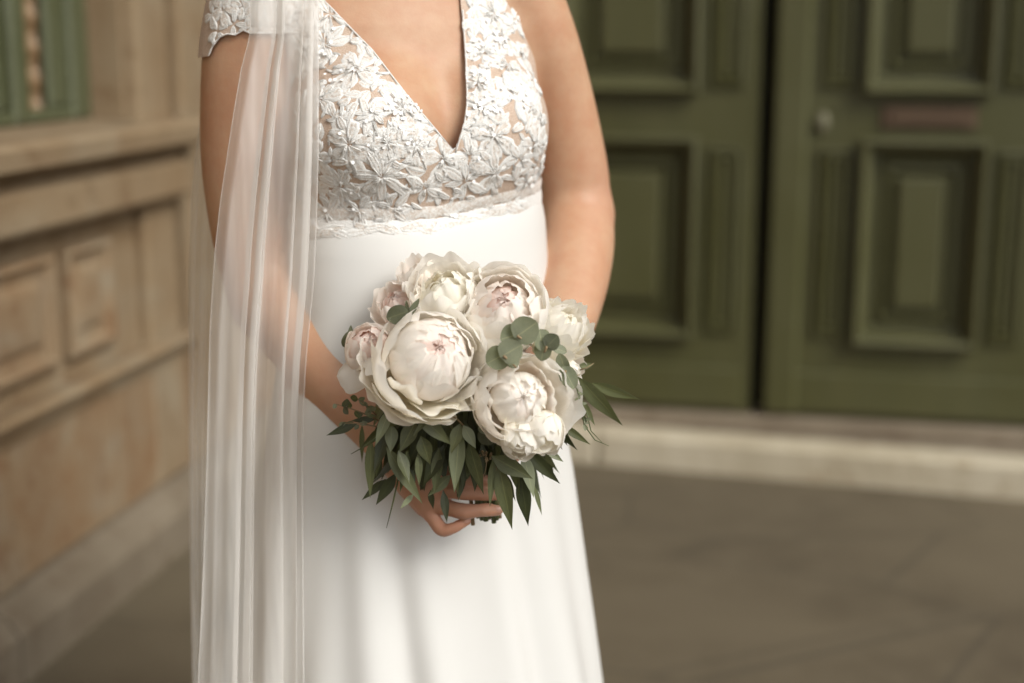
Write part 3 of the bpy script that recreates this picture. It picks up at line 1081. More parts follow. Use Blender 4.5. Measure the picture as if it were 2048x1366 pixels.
# neckline cord and the gathered band under the bust
def edge_cord(name, px_pts, r, h, mat, parent, wob=0.0, seg=6):
    pts = []
    for (x0, y0), (x1, y1) in zip(px_pts[:-1], px_pts[1:]):
        for k in range(seg):
            t = k / seg
            q, n = hit(x0 + (x1 - x0) * t, y0 + (y1 - y0) * t + wob * math.sin(k * 2.1))
            if q is not None: pts.append(q + n * h)
    mb = MB(); mb.tube(pts, r, 6)
    return mb.build(name, M[mat], parent)
edge_cord('neckline_edge', [(640, -7), (745, 102), (809, 187), (907, 303)], .0011, .0012, 'lace', bodice)
edge_cord('neckline_edge', [(911, 304), (928, 250), (935, 205), (932, 123), (923, 0)], .0011, .0012, 'lace', bodice)

def waist_ring(z_off, out, n=150, lo=-70, hi=290):
    pts = []
    for k in range(n + 1):
        a = R(lo + (hi - lo) * k / n)
        d = Vector((BR[0] * math.cos(a) + BF[0] * math.sin(a), BR[1] * math.cos(a) + BF[1] * math.sin(a), 0))
        u = .165 * math.cos(a)
        z = 1.100 + .13 * min(max(u, -.02), .2) + z_off
        q, nn, i, dist = bod_bvh.ray_cast(Vector((BX, BY, z)) + d * .5, -d)
        if q is not None: pts.append((a, q + nn * out, nn))
    return pts
def band(name, z0, z1, bulge, mat, nrow=9, wav=.002):
    v, f = [], []
    rings = [waist_ring(z0 + (z1 - z0) * j / nrow, 0) for j in range(nrow + 1)]
    n = min(len(r) for r in rings)
    for j, r in enumerate(rings):
        t = j / nrow
        for k in range(n):
            a, q, nn = r[k]
            h = .001 + bulge * math.sin(math.pi * t) ** .7 * (1 + .35 * math.sin(a * 23 + 3 * t) * math.sin(a * 9.3 + 1))
            v.append(q + nn * h + Vector((0, 0, wav * math.sin(a * 31) * (1 - t))))
    for j in range(nrow):
        for k in range(n - 1):
            f.append([j * n + k, j * n + k + 1, (j + 1) * n + k + 1, (j + 1) * n + k])
    return mk(name, v, f, M[mat], person)
waistband = band('waistband', -.016, .012, .0022, 'lace')
waistband['label'] = 'gathered lace band under the bust'
upper = band('gather_fold', .0125, .028, .0014, 'lace_open')
BAND_BVH = BVHTree.FromPolygons([tuple(v.co + Vector(PERSON_AT)) for v in waistband.data.vertices], [list(p.vertices) for p in waistband.data.polygons])
def on_band(p, h):
    q, n, i, d = BAND_BVH.find_nearest(p)
    if n.y > 0 and q.y < 1.85: n = -n
    return q + n * h, n
ring = waist_ring(0, .006)
for k in range(0, len(ring) - 1, 2):
    a, q, nn = ring[k]
    if nn.y > .35: continue
    t1, t2 = tangent(nn); mb = MB()
    L = random.uniform(.026, .044); an = random.choice((0, math.pi)) + random.uniform(-.6, .6)
    st = q - (t1 * math.cos(an) + t2 * math.sin(an)) * L * .5 + t2 * random.uniform(-.006, .006)
    kd = random.choice(('leaf', 'round'))
    lay_petal(mb, st, t1, t2, L, L * (.40 if kd == 'leaf' else .5), an, kd, .0008, on_band, rim=.0004, bend=random.uniform(-.4, .4))
    mb.build('lace_leaf', [M['lace'], M['lace_open']], waistband)

# ---- skirt
SK = np.array([  # z, half width, front, back
    (1.128, .160, .113, .112), (1.108, .1655, .119, .118), (1.094, .172, .126, .123), (1.07, .1765, .131, .127), (1.03, .179, .1365, .131), (.98, .181, .141, .135),
    (.90, .190, .147, .145), (.82, .203, .153, .155), (.74, .217, .160, .165), (.60, .233, .178, .18), (.40, .258, .208, .21), (.20, .283, .236, .24), (.015, .306, .262, .27)])
FOLD = [  # angle deg at z=.75 and z=.3, width deg, depth
    (66, 56, 6, .012), (88, 88, 12, .003), (123, 108, 6, .017), (140, 136, 7, .010), (152, 158, 9, .016), (34, 30, 7, .012), (12, 8, 8, .012), (178, 182, 9, .014),
    (205, 205, 9, .015), (235, 235, 9, .016), (265, 265, 10, .016), (295, 295, 10, .015), (325, 325, 9, .014), (350, 350, 8, .012)]
nz, na = 120, 240
sv, sf = [], []
for j in range(nz + 1):
    z = 1.128 + (.015 - 1.128) * (j / nz) ** 1.05
    a_, f_, b_ = (np.interp(-z, -SK[:, 0], SK[:, i]) for i in (1, 2, 3))
    for k in range(na):
        t = 2 * math.pi * k / na
        c, s = math.cos(t), math.sin(t)
        dep = f_ if s > 0 else b_
        e = 2.25
        r = (abs(c / a_) ** e + abs(s / dep) ** e) ** (-1 / e)
        amp = np.clip((.93 - z) / .45, 0, 1.6)
        w = np.clip((.75 - z) / .45, -.4, 1.6)
        deg = math.degrees(t)
        fo = 0
        for d0, d1, wd, dp in FOLD:
            dd = (deg - (d0 + (d1 - d0) * w) + 180) % 360 - 180
            fo += -dp * math.exp(-(dd / wd) ** 2) + .5 * dp * math.exp(-((abs(dd) - 1.9 * wd) / (1.1 * wd)) ** 2)
        r += .75 * amp * fo
        r += .0012 * math.sin(7 * t + 9 * z) * np.clip((1.05 - z) * 5, 0, 1)
        dz = .13 * min(max(.165 * c, -.02), .2) * np.clip((z - .95) / .13, 0, 1)
        p = body(r * c, r * s, z + dz)
        sv.append(p)
for j in range(nz):
    for k in range(na):
        k2 = (k + 1) % na
        sf.append([j * na + k, (j + 1) * na + k, (j + 1) * na + k2, j * na + k2])
skirt = mk('skirt', np.array(sv), sf, M['satin'], person)
skirt['label'] = 'plain ivory floor length skirt falling in soft folds'

# ---- lace cap sleeve on the near shoulder
SLV, SLF = surface_nets(full, .005, (-.47, 1.7, 1.18), (-.12, 2.0, 1.47))
SLV = relax(SLV, SLF, 6)
spx = px_of(SLV)
def scallop_y(x):
    t = np.clip((x - 424) / (505 - 424), -1, 3)
    base = np.interp(x, [380, 418, 426, 440, 455, 470, 486, 500, 520, 560, 640, 660], [118, 112, 92, 74, 68, 70, 60, 66, 66, 66, 64, 40])
    return base
gs = (scallop_y(spx[:, 0]) - spx[:, 1]) / 1550.
gs = np.minimum(gs, (600 - spx[:, 0]) / 1550.)
selb = (spx[:, 1] < 220) & (spx[:, 1] > -90) & (spx[:, 0] < 640) & (SLV[:, 2] > 1.2) & (SLV[:, 2] < 1.46)
kf = selb[SLF].all(1)
cv, cf = clip(SLV, SLF[kf].tolist(), gs)
sleeve = mk('cap_sleeve', cv, cf, M['nude'], person)
sleeve['label'] = 'scalloped lace cap sleeve on the shoulder'
slv_bvh = BVHTree.FromPolygons(SLV.tolist(), SLF.tolist())
def on_sleeve(p, h):
    q, n, i, d = slv_bvh.find_nearest(p)
    return q + n * h, n
def hit_s(px, py):
    q, n, i, d = slv_bvh.ray_cast(Vector((0, 0, CAM_H)), ray(px, py).normalized())
    return q, n
def slv_g(V):
    q = px_of(V)
    return (scallop_y(q[:, 0]) - q[:, 1]) / 1550.
random.seed(5)
for (x, y, r, n, kd, w) in ((446, 18, 34, 5, 'round', .85), (436, 62, 30, 4, 'leaf', .5), (468, 48, 26, 4, 'leaf', .45), (486, 12, 24, 4, 'round', .8), (432, 95, 22, 3, 'leaf', .4),
                            (500, 52, 22, 4, 'leaf', .4), (425, 30, 26, 4, 'round', .8), (455, -14, 30, 5, 'round', .8), (530, 30, 30, 5, 'round', .8), (565, 40, 30, 5, 'round', .8), (540, -10, 30, 5, 'round', .8), (515, 10, 28, 5, 'round', .85), (548, 52, 26, 6, 'round', .8), (585, 10, 28, 5, 'round', .85), (520, 56, 24, 5, 'leaf', .5), (580, 56, 26, 6, 'round', .8), (555, 12, 28, 6, 'round', .85), (500, 30, 24, 5, 'round', .8)):
    c, nrm = hit_s(x, y)
    if c is None: continue
    t1, t2 = tangent(nrm); mb = MB(); a0 = random.random() * 6
    for k in range(n):
        a = a0 + 6.283 * k / n
        L = r * MP
        lay_petal(mb, c + (t1 * math.cos(a) + t2 * math.sin(a)) * L * .1, t1, t2, L, L * w, a, kd, .001 + .0004 * (k % 3), on_sleeve, g_fn=slv_g)
    if mb.f: mb.build('lace_flower', [M['lace'], M['lace_open']], sleeve)
pts = []
for x in np.arange(417, 600, 2.0):
    q, n = hit_s(x, float(scallop_y(np.array([x]))[0]))
    if q is not None: pts.append(q + n * .0008)
mb = MB(); mb.tube(pts, .0011, 6); mb.build('scalloped_edge', M['lace'], sleeve)

# ---- veil: a gathered tulle sheet from the shoulder to the ground
def lerp_px(tab, y): 
    t = np.array(tab, float)
    return float(np.interp(y, t[:, 1], t[:, 0]))
VL = [(500, -40), (500, 70), (482, 140), (465, 240), (441, 400), (430, 500), (420, 650), (414, 900), (408, 1100), (396, 1366), (380, 1700)]
VR = [(640, -40), (637, 40), (637, 300), (633, 450), (628, 560), (612, 720), (606, 850), (605, 1000), (608, 1366), (612, 1700)]
def veil_Y(py):
    return float(np.interp(py, [-40, 60, 300, 600, 800, 1000, 1366, 1800], [1.770, 1.742, 1.704, 1.698, 1.690, 1.666, 1.628, 1.59]))
PLEATS = []                                              # (start fraction, end fraction, depth) zig-zag of the gathered tulle
random.seed(33)
x = 0.0
path = [(0.0, 0.0)]
while x < 1:
    step = random.uniform(.06, .17)
    x2 = min(1.0, x + step)
    path.append((x2, random.uniform(.1, 1.2)))
    if x2 < .97 and random.random() < .8:
        back = random.uniform(.02, .075)
        path.append((x2 - back, random.uniform(-.4, .2)))
        x = x2 - back
    else:
        x = x2
path.append((1.0, .3))
dense = []
for (a, d), (b, e) in zip(path[:-1], path[1:]):
    n = max(2, int(abs(b - a) / .010))
    for k in range(n):
        t = k / n
        tt = t * t * (3 - 2 * t)
        dense.append((a + (b - a) * t, d + (e - d) * tt))
dense.append(path[-1])
def veil_sheet(name, LE, RE, yfun, dense, ys, mat, amp, wob, seed, parent):
    rnd = random.Random(seed)
    ph = [rnd.random() * 6 for _ in range(8)]
    v, f = [], []
    n = len(dense)
    for py in ys:
        l, r = lerp_px(LE, py), lerp_px(RE, py)
        gath = np.clip((py + 20) / 600., .0, 1)
        for s, d in dense:
            s2 = s + .012 * wob * math.sin(s * 9 + py * .004 + ph[0]) * gath * math.sin(math.pi * s) + .020 * wob * math.sin(py * .0031 + s * 5 + ph[1]) * math.sin(math.pi * s)
            Y = yfun(py) - amp * d * (.35 + .65 * gath) + .004 * math.sin(s * 17 + py * .003 + ph[2])
            v.append(P(l + (r - l) * s2, py, Y))
    for j in range(len(ys) - 1):
        for i in range(n - 1):
            a = j * n + i
            f.append([a, a + 1, a + n + 1, a + n])
    return mk(name, v, f, M[mat], parent), v, n
ys = [-40, -20, 0, 20, 40, 60, 80, 110, 140] + list(range(180, 1780, 40))
veil, vv, vn = veil_sheet('veil', VL, VR, veil_Y, dense, ys, 'veil', .016, 1.0, 4, person)
veil['label'] = 'long sheer white tulle veil falling from the shoulder'
for col_ in (0, vn - 1):
    mb = MB(); mb.tube([vv[j * vn + col_] for j in range(len(ys))], .0005, 5)
    mb.build('veil_hem', M['veil_hem'], veil)
# the part of the veil that falls behind the arm
VL2 = [(432, 60), (425, 100), (405, 215), (392, 300), (383, 400), (379, 560), (378, 800), (379, 1000), (385, 1366), (392, 1800)]
VR2 = [(470, 60), (478, 200), (484, 400), (470, 640), (452, 900), (446, 1366), (446, 1800)]
d2 = [(i / 30, .5 + .5 * math.sin(i * .55) * math.cos(i * .21)) for i in range(31)]
ys2 = [60, 80, 100, 130, 160, 200, 240] + list(range(280, 1700, 40))
vb, vv2, vn2 = veil_sheet('veil_back_panel', VL2, VR2, lambda y: float(np.interp(y, [60, 200, 600, 900, 1366, 1700], [1.93, 1.95, 1.95, 1.90, 1.80, 1.76])), d2, ys2, 'veil', .02, .6, 9, veil)
mb = MB(); mb.tube([vv2[j * vn2] for j in range(len(ys2))], .0008, 5); mb.build('veil_hem', M['veil_hem'], veil)
# ================================================================== BOUQUET
def mat_petal(name, edge, deep, base, tl=.45):
    m = Mat(name)
    at = m.n('ShaderNodeAttribute', attribute_name='along')
    ac = m.n('ShaderNodeAttribute', attribute_name='across')
    oi = m.n('ShaderNodeObjectInfo')
    c = m.ramp(at.outputs['Fac'], [(.10, base), (.55, deep), (.92, edge)])
    c = m.mix(m.ramp(m.noise(70, 3, .6), [(.45, 0), (.75, .5)]), c, deep)
    c = m.mix(m.ramp(oi.outputs['Random'], [(.3, 0), (1, .4)]), c, edge)
    cx = m.n('ShaderNodeCombineXYZ')
    m.l(ac.outputs['Fac'], cx.inputs[0]); m.l(at.outputs['Fac'], cx.inputs[1])
    mp = m.n('ShaderNodeMapping'); mp.inputs['Scale'].default_value = (34, 2.2, 1); m.l(cx.outputs[0], mp.inputs[0])
    vn = m.noise(1.0, 3, .6, vec=mp.outputs[0], dist=.4)
    nb = m.bump(vn, .25, .0010)
    m.set(Base_Color=c, Roughness=.55, Normal=nb)
    m.b.inputs['Sheen Weight'].default_value = .15
    m.b.inputs['Specular IOR Level'].default_value = .25
    m.translucent(c, tl, nb)
    return m.m
M['petal_white'] = mat_petal('petal_white', (.965, .945, .905), (.96, .93, .865), (.945, .88, .70))
M['petal_blush'] = mat_petal('petal_blush', (.97, .94, .895), (.962, .895, .845), (.95, .875, .74))
M['petal_pink'] = mat_petal('petal_pink', (.92, .83, .78), (.89, .66, .57), (.86, .62, .46))
M['petal_cream'] = mat_petal('petal_cream', (.96, .94, .88), (.95, .91, .79), (.92, .85, .60))

def mat_leaf(name, a, b, rough=.40, tl=.2):
    m = Mat(name)
    oi = m.n('ShaderNodeObjectInfo')
    c = m.mix(oi.outputs['Random'], a, b)
    n = m.noise(9, 4, .6)
    c = m.mix(m.ramp(n, [(.35, 0), (.7, .5)]), c, (b[0] * 1.25, b[1] * 1.2, b[2] * 1.2))
    ac = m.n('ShaderNodeAttribute', attribute_name='across')
    at = m.n('ShaderNodeAttribute', attribute_name='along')
    rib = m.ramp(ac.outputs['Fac'], [(.46, 0), (.5, .8), (.54, 0)])
    c = m.mix(rib, c, (b[0] * 1.7, b[1] * 1.6, b[2] * 1.4))
    cx = m.n('ShaderNodeCombineXYZ'); 
    ab = m.n('ShaderNodeMath', operation='PINGPONG'); ab.inputs[1].default_value = .5; m.l(ac.outputs['Fac'], ab.inputs[0])
    ad = m.n('ShaderNodeMath', operation='ADD'); m.l(ab.outputs[0], ad.inputs[0]); m.l(at.outputs['Fac'], ad.inputs[1])
    m.l(ad.outputs[0], cx.inputs[0])
    wv = m.n('ShaderNodeTexWave'); wv.inputs['Scale'].default_value = 6.0; wv.inputs['Distortion'].default_value = 1.5
    m.l(cx.outputs[0], wv.inputs['Vector'])
    nb = m.bump(wv.outputs['Fac'], .10, .002, m.bump(m.noise(40, 3), .15, .002))
    m.set(Base_Color=c, Roughness=rough, Normal=nb)
    m.b.inputs['Specular IOR Level'].default_value = .6
    m.translucent((b[0] * 1.4, b[1] * 1.6, b[2] * .7), tl)
    return m.m
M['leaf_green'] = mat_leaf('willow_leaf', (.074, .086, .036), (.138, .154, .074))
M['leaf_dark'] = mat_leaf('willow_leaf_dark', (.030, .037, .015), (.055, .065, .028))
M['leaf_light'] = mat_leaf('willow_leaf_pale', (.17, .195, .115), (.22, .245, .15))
M['leaf_silver'] = mat_leaf('eucalyptus_leaf', (.165, .182, .118), (.215, .230, .160), .6)
M['leaf_silver_dark'] = mat_leaf('eucalyptus_leaf_dark', (.072, .080, .048), (.11, .12, .075), .6)
M['stem'] = mat_plain('green_stem', (.10, .12, .045), .6, 0, 60)
M['twig'] = mat_plain('brown_twig', (.27, .19, .10), .6, 0, 60)

BQ = P(965, 1030, 1.67)
bouquet = empty('bouquet', BQ)
tag(bouquet, 'round bridal bouquet of blush white peonies with trailing eucalyptus leaves', 'bouquet')

def attrs(o, al, ac):
    for nm, d in (('along', al), ('across', ac)):
        a = o.data.attributes.new(nm, 'FLOAT', 'POINT'); a.data.foreach_set('value', d)

def basis(axis, spin=0.0):
    z = Vector(axis).normalized()
    x = Vector((1, 0, 0)) - z * z.x
    if x.length < .2: x = Vector((0, 0, 1)) - z * z.z
    x.normalize(); y = z.cross(x)
    return x * math.cos(spin) + y * math.sin(spin), y * math.cos(spin) - x * math.sin(spin), z

RNDP = random.Random(11)
def petal(parent, c, B, R_, tb, tr, phi, hw, flare=.1, ruf=.03, curl=0.0, mat='petal_white', zs=1.0, notch=.12, nu=18, nv=12):
    """one cupped petal lying round a flower's centre; angles in degrees from the flower's axis"""
    rn = RNDP
    z = (B[2] + Vector((rn.uniform(-1, 1), rn.uniform(-1, 1), rn.uniform(-1, 1))) * .07).normalized()
    q = B[0] - z * B[0].dot(z); x = q.normalized(); y = z.cross(x)
    c = c + Vector((rn.uniform(-1, 1), rn.uniform(-1, 1), rn.uniform(-1, 1))) * R_ * .025
    p1, p2, p3, p4 = (rn.random() * 6.283 for _ in range(4))
    f1, f2 = rn.uniform(2.0, 3.2), rn.uniform(4.5, 7.5)
    f3 = rn.uniform(8, 13)
    cleft = rn.uniform(-.4, .4); cd = rn.uniform(.0, .12)
    v, al, ac, f = [], [], [], []
    for j in range(nv + 1):
        t = j / nv
        for i in range(nu + 1):
            s = 2 * i / nu - 1
            tip = 1 - notch * (abs(s) ** 2.6) * 1.6 - cd * math.exp(-((s - cleft) / .16) ** 2) - .022 * math.sin(f2 * s + p1) - .010 * math.sin(1.9 * f2 * s + p2)
            te = t * tip
            th = R(tb + (tr - tb) * te)
            w = hw * (.22 + .78 * math.sin(min(te / .62, 1) * math.pi / 2)) * (1 - .30 * max(0, te - .72) / .28)
            ph = R(phi + w * s / max(math.sin(th), .42))
            rad = R_ * (1 + flare * te ** 3 + .05 * (s * s) * te + ruf * te * te * (math.sin(f1 * s * 1.6 + p3) + .6 * math.sin(f2 * s + p4)) + curl * max(0, te - .72) ** 2 * 9 + .018 * max(0, te - .70) / .3 * math.sin(f3 * s + p2) + .010 * te * math.sin(f2 * s * 1.4 + 5 * te + p1))
            a, b, d = rad * math.sin(th) * math.cos(ph), rad * math.sin(th) * math.sin(ph), rad * zs * math.cos(th)
            v.append(c + x * a + y * b + z * d)
            al.append(te); ac.append((s + 1) / 2)
    for j in range(nv):
        for i in range(nu):
            a = j * (nu + 1) + i
            f.append([a, a + 1, a + nu + 2, a + nu + 1])
    o = mk('petal', v, f, M[mat], parent, c)
    attrs(o, al, ac)
    return o

def peony(px, py, Y, Rpx, axis, layers, label, spin=0.0, zs=1.0):
    c = P(px, py, Y)
    R_ = Rpx / (FPX / (Y * math.cos(PITCH) + (CAM_H - c.z) * math.sin(PITCH)))
    B = basis(axis, spin)
    mb = MB()
    x, y, z = B
    base = c - z * R_ * zs * .95
    q = P(960, 960, 1.668)
    mb.tube([c - z * R_ * .2, base, base * .5 + q * .5 + Vector((0, .01, 0)), q], [R_ * .28, .0045, .0035, .003], 8)
    fl = mb.build('peony', M['stem'], bouquet, c)
    fl['label'] = label
    r0, m0 = layers[0][1], layers[0][7]
    hv, hf = [], []
    for i in range(9):
        for j in range(14):
            th, ph = math.pi * i / 8, 2 * math.pi * j / 14
            rr = R_ * r0 * .80 * (1 + .05 * math.sin(5 * ph + 3 * th))
            hv.append(c + x * rr * math.sin(th) * math.cos(ph) + y * rr * math.sin(th) * math.sin(ph) + z * rr * zs * math.cos(th))
    for i in range(8):
        for j in range(14):
            hf.append([i * 14 + j, i * 14 + (j + 1) % 14, (i + 1) * 14 + (j + 1) % 14, (i + 1) * 14 + j])
    ho = mk('flower_heart', hv, hf, M[m0], fl, c); attrs(ho, [.5] * len(hv), [.5] * len(hv))
    for k in range(9):                                    # crumpled heart of the bloom
        petal(fl, c, B, R_ * r0 * RNDP.uniform(.80, .97), 120, RNDP.uniform(-28, 12), RNDP.uniform(0, 360), RNDP.uniform(16, 30), .0, .09, RNDP.uniform(-.1, .2), m0, zs, .1, 8, 8)
    for (n, r, tr, hw, flare, ruf, curl, mat, ph0) in layers:
        for k in range(n):
            petal(fl, c, B, R_ * r * RNDP.uniform(.94, 1.05), 168, tr + RNDP.uniform(-10, 10), ph0 + 360 * k / n + RNDP.uniform(-9, 9), hw * RNDP.uniform(.9, 1.12),
                  flare, ruf, curl, mat, zs)
    return fl, c, B, R_

def ax(dx, dy, toward):
    """an axis leaning dx to the right, dy up and the rest towards the viewer"""
    return (dx, -toward, dy)

# the large open bloom in the middle
f1, c1, B1, R1 = peony(862, 716, 1.575, 112, ax(.34, .52, .74),
    [(5, .58, 6, 44, -.05, .045, -.10, 'petal_pink', 10), (5, .645, 20, 46, -.05, .035, -.05, 'petal_blush', 40)],
    'large open blush peony, biggest bloom of the bouquet')
for ph, r, tr, hw, fl, rf, cu, mt in (
        # the ball
        (75, .66, 30, 46, -.05, .03, .0, 'petal_blush'), (130, .67, 32, 44, -.05, .03, .02, 'petal_blush'), (20, .67, 30, 40, -.05, .03, .04, 'petal_blush'), (185, .68, 36, 40, -.04, .035, .10, 'petal_blush'),
        (245, .68, 34, 40, -.03, .035, .14, 'petal_blush'), (300, .69, 38, 38, -.03, .04, .14, 'petal_blush'), (345, .72, 40, 32, -.02, .04, .16, 'petal_white'), (215, .73, 50, 36, -.02, .04, .16, 'petal_blush'),
        (270, .745, 54, 42, .0, .045, .20, 'petal_blush'), (318, .77, 58, 34, .02, .05, .20, 'petal_white'), (160, .74, 46, 40, -.03, .03, .08, 'petal_white'), (105, .74, 40, 50, -.06, .03, .0, 'petal_blush'), (50, .75, 38, 44, -.06, .03, .02, 'petal_blush'),
        (235, .705, 20, 24, -.03, .03, .10, 'petal_blush'), (266, .725, 30, 22, -.03, .035, .14, 'petal_white'), (292, .715, 16, 24, -.03, .03, .10, 'petal_blush'), (203, .715, 28, 22, -.03, .03, .12, 'petal_white'), (326, .735, 26, 20, -.02, .03, .14, 'petal_white'), (150, .71, 24, 24, -.04, .03, .06, 'petal_blush'),
        # ruffles in the open gap below it
        (238, .82, 70, 26, .04, .07, .22, 'petal_cream'), (282, .86, 80, 30, .06, .07, .22, 'petal_cream'), (330, .86, 62, 22, .04, .07, .22, 'petal_white'), (352, .90, 56, 24, .02, .05, .2, 'petal_white'), (305, .90, 78, 18, .04, .08, .2, 'petal_cream'),
        # the guard petals
        (62, .82, 42, 50, -.06, .025, .0, 'petal_white'), (112, .83, 46, 52, -.06, .025, .0, 'petal_white'), (152, .88, 54, 44, -.02, .03, .08, 'petal_white'),
        (12, .98, 54, 38, -.02, .045, .12, 'petal_white'), (35, .95, 54, 40, -.05, .03, .0, 'petal_white'), (178, 1.00, 62, 40, .0, .035, .16, 'petal_white'),
        (208, 1.07, 66, 42, .02, .035, .16, 'petal_white'), (252, 1.10, 82, 44, .04, .05, .18, 'petal_white'), (296, 1.08, 80, 46, .03, .05, .16, 'petal_cream'), (338, 1.04, 66, 40, .0, .04, .16, 'petal_white'),
        (194, 1.16, 92, 34, .10, .03, .08, 'petal_white'), (228, 1.20, 104, 30, .10, .03, .05, 'petal_white'), (272, 1.14, 94, 34, .02, .03, .1, 'petal_white')):
    petal(f1, c1, B1, R1 * r * RNDP.uniform(.985, 1.015), 168, tr + RNDP.uniform(-3, 3), ph, hw, fl, rf, cu, mt)

# the bloom to its right, low in the bunch
f2, c2, B2, R2 = peony(1038, 798, 1.570, 92, ax(.22, .30, .92),
    [(6, .52, 10, 38, -.05, .05, -.1, 'petal_blush', 0), (8, .62, 30, 34, .0, .05, .1, 'petal_white', 20), (8, .72, 46, 34, .05, .05, .25, 'petal_blush', 0)],
    'white peony with drooping lower petals, lowest bloom of the bouquet')
for ph, r, tr, hw, fl, rf, cu, mt in ((165, .95, 52, 56, -.05, .02, 0, 'petal_white'), (210, .98, 62, 56, -.03, .02, 0, 'petal_blush'), (100, .96, 50, 46, .02, .03, .1, 'petal_white'), (60, .96, 56, 42, .06, .03, .1, 'petal_white'),
        (20, 1.0, 66, 42, .10, .03, .1, 'petal_white'), (330, 1.02, 72, 46, .10, .03, .15, 'petal_white'), (285, 1.0, 76, 44, .12, .04, .25, 'petal_cream'), (250, .96, 70, 40, .05, .04, .2, 'petal_white'),
        (0, 1.12, 92, 40, .25, .03, .1, 'petal_white'), (320, 1.12, 96, 38, .18, .03, .1, 'petal_white'), (185, 1.04, 84, 60, .0, .02, 0, 'petal_white')):
    petal(f2, c2, B2, R2 * r, 168, tr, ph, hw, fl, rf, cu, mt)
c2b = P(1064, 868, 1.560); B2b = basis(ax(.10, -.62, .55))
for (cx, cy, yy, dx, dy, rr, spin) in ((1040, 876, 1.556, -.12, -.60, .42, 10), (1086, 864, 1.560, .30, -.52, .45, 60)):
    cc = P(cx, cy, yy); Bq = basis(ax(dx, dy, .78), R(spin))
    for ph, r, tr, hw, mt in ((95, .92, 24, 62, 'petal_cream'), (215, .98, 12, 60, 'petal_white'), (325, 1.0, 20, 62, 'petal_white'), (150, 1.04, 38, 56, 'petal_white'), (270, 1.08, 34, 56, 'petal_white'), (30, 1.08, 44, 52, 'petal_white')):
        petal(f2, cc, Bq, R2 * rr * r, 165, tr, ph, hw, .0, .05, .10, mt, 1.05)
for ph in (190, 240, 290, 340):
    petal(f2, P(1058, 838, 1.556), basis(ax(.1, -.55, .7)), R2 * .52, 120, 48, ph, 34, .3, .07, .25, 'petal_cream', 1.0)
# pink bud on the left
f3, c3, B3, R3 = peony(743, 700, 1.600, 52, ax(.05, .62, .60),
    [(6, .62, 14, 42, -.05, .04, -.1, 'petal_pink', 0), (6, .80, 28, 44, -.05, .03, -.05, 'petal_pink', 30), (5, .93, 46, 50, -.06, .02, 0, 'petal_blush', 0), (5, 1.02, 62, 48, -.05, .02, 0, 'petal_blush', 36)],
    'small pink peony bud, leftmost bloom of the bouquet', zs=1.25)
c3b = P(722, 752, 1.60); B3b = basis((-.75, -.25, -.35))
petal(f3, c3b, B3b, R3 * .75, 150, 25, 90, 60, .0, .02, .0, 'petal_white', 1.3)
petal(f3, P(765, 745, 1.585), basis((-.55, -.55, -.2)), R3 * .85, 150, 30, 100, 60, .0, .02, .1, 'petal_white', 1.2)

# blooms at the back
f4, c4, B4, R4 = peony(893, 592, 1.655, 74, ax(-.15, .70, .55),
    [(8, .5, 12, 36, 0, .06, .1, 'petal_cream', 0), (9, .68, 30, 34, .03, .06, .15, 'petal_cream', 20), (7, .84, 48, 38, .08, .04, .1, 'petal_white', 0), (7, 1.0, 66, 42, .12, .04, .1, 'petal_white', 25)],
    'cream peony with ruffled yellow centre behind the large bloom')
f5, c5, B5, R5 = peony(1008, 618, 1.640, 84, ax(.02, .52, .72),
    [(6, .5, 10, 38, 0, .06, .1, 'petal_pink', 0), (8, .66, 26, 36, .0, .05, .1, 'petal_blush', 20), (7, .82, 40, 40, .02, .04, .05, 'petal_blush', 0), (5, .95, 52, 52, .0, .03, .05, 'petal_white', 30), (5, 1.06, 64, 54, .02, .02, .05, 'petal_white', 0)],
    'blush peony with tall outer petals at the top right of the bouquet', zs=1.08)
f6, c6, B6, R6 = peony(1118, 660, 1.665, 58, ax(.45, .62, .50),
    [(8, .55, 14, 36, .05, .09, .2, 'petal_cream', 0), (9, .74, 34, 34, .1, .09, .2, 'petal_white', 20), (8, .90, 54, 36, .12, .08, .2, 'petal_cream', 0), (7, 1.05, 76, 40, .10, .05, .1, 'petal_cream', 10)],
    'ruffled cream peony at the right edge of the bouquet', zs=1.15)
f7, c7, B7, R7 = peony(802, 612, 1.672, 56, ax(-.42, .62, .55),
    [(7, .55, 16, 36, .05, .08, .15, 'petal_pink', 0), (8, .76, 38, 36, .08, .08, .15, 'petal_blush', 20), (7, 1.0, 62, 42, .1, .05, .1, 'petal_blush', 0)],
    'pale pink ruffled peony at the upper left behind a round leaf')
f8, c8, B8, R8 = peony(840, 556, 1.695, 40, ax(-.2, .85, .35),
    [(6, .6, 16, 36, .08, .1, .2, 'petal_blush', 0), (8, .95, 48, 38, .15, .1, .2, 'petal_blush', 20)],
    'small blush peony at the top of the bouquet against the skirt')
f9, c9, B9, R9 = peony(1136, 742, 1.650, 34, ax(.7, .1, .5),
    [(5, .7, 30, 44, .05, .04, .1, 'petal_white', 0), (6, 1.0, 66, 44, .12, .04, .1, 'petal_white', 20)],
    'white peony half hidden at the right edge below the cream one')

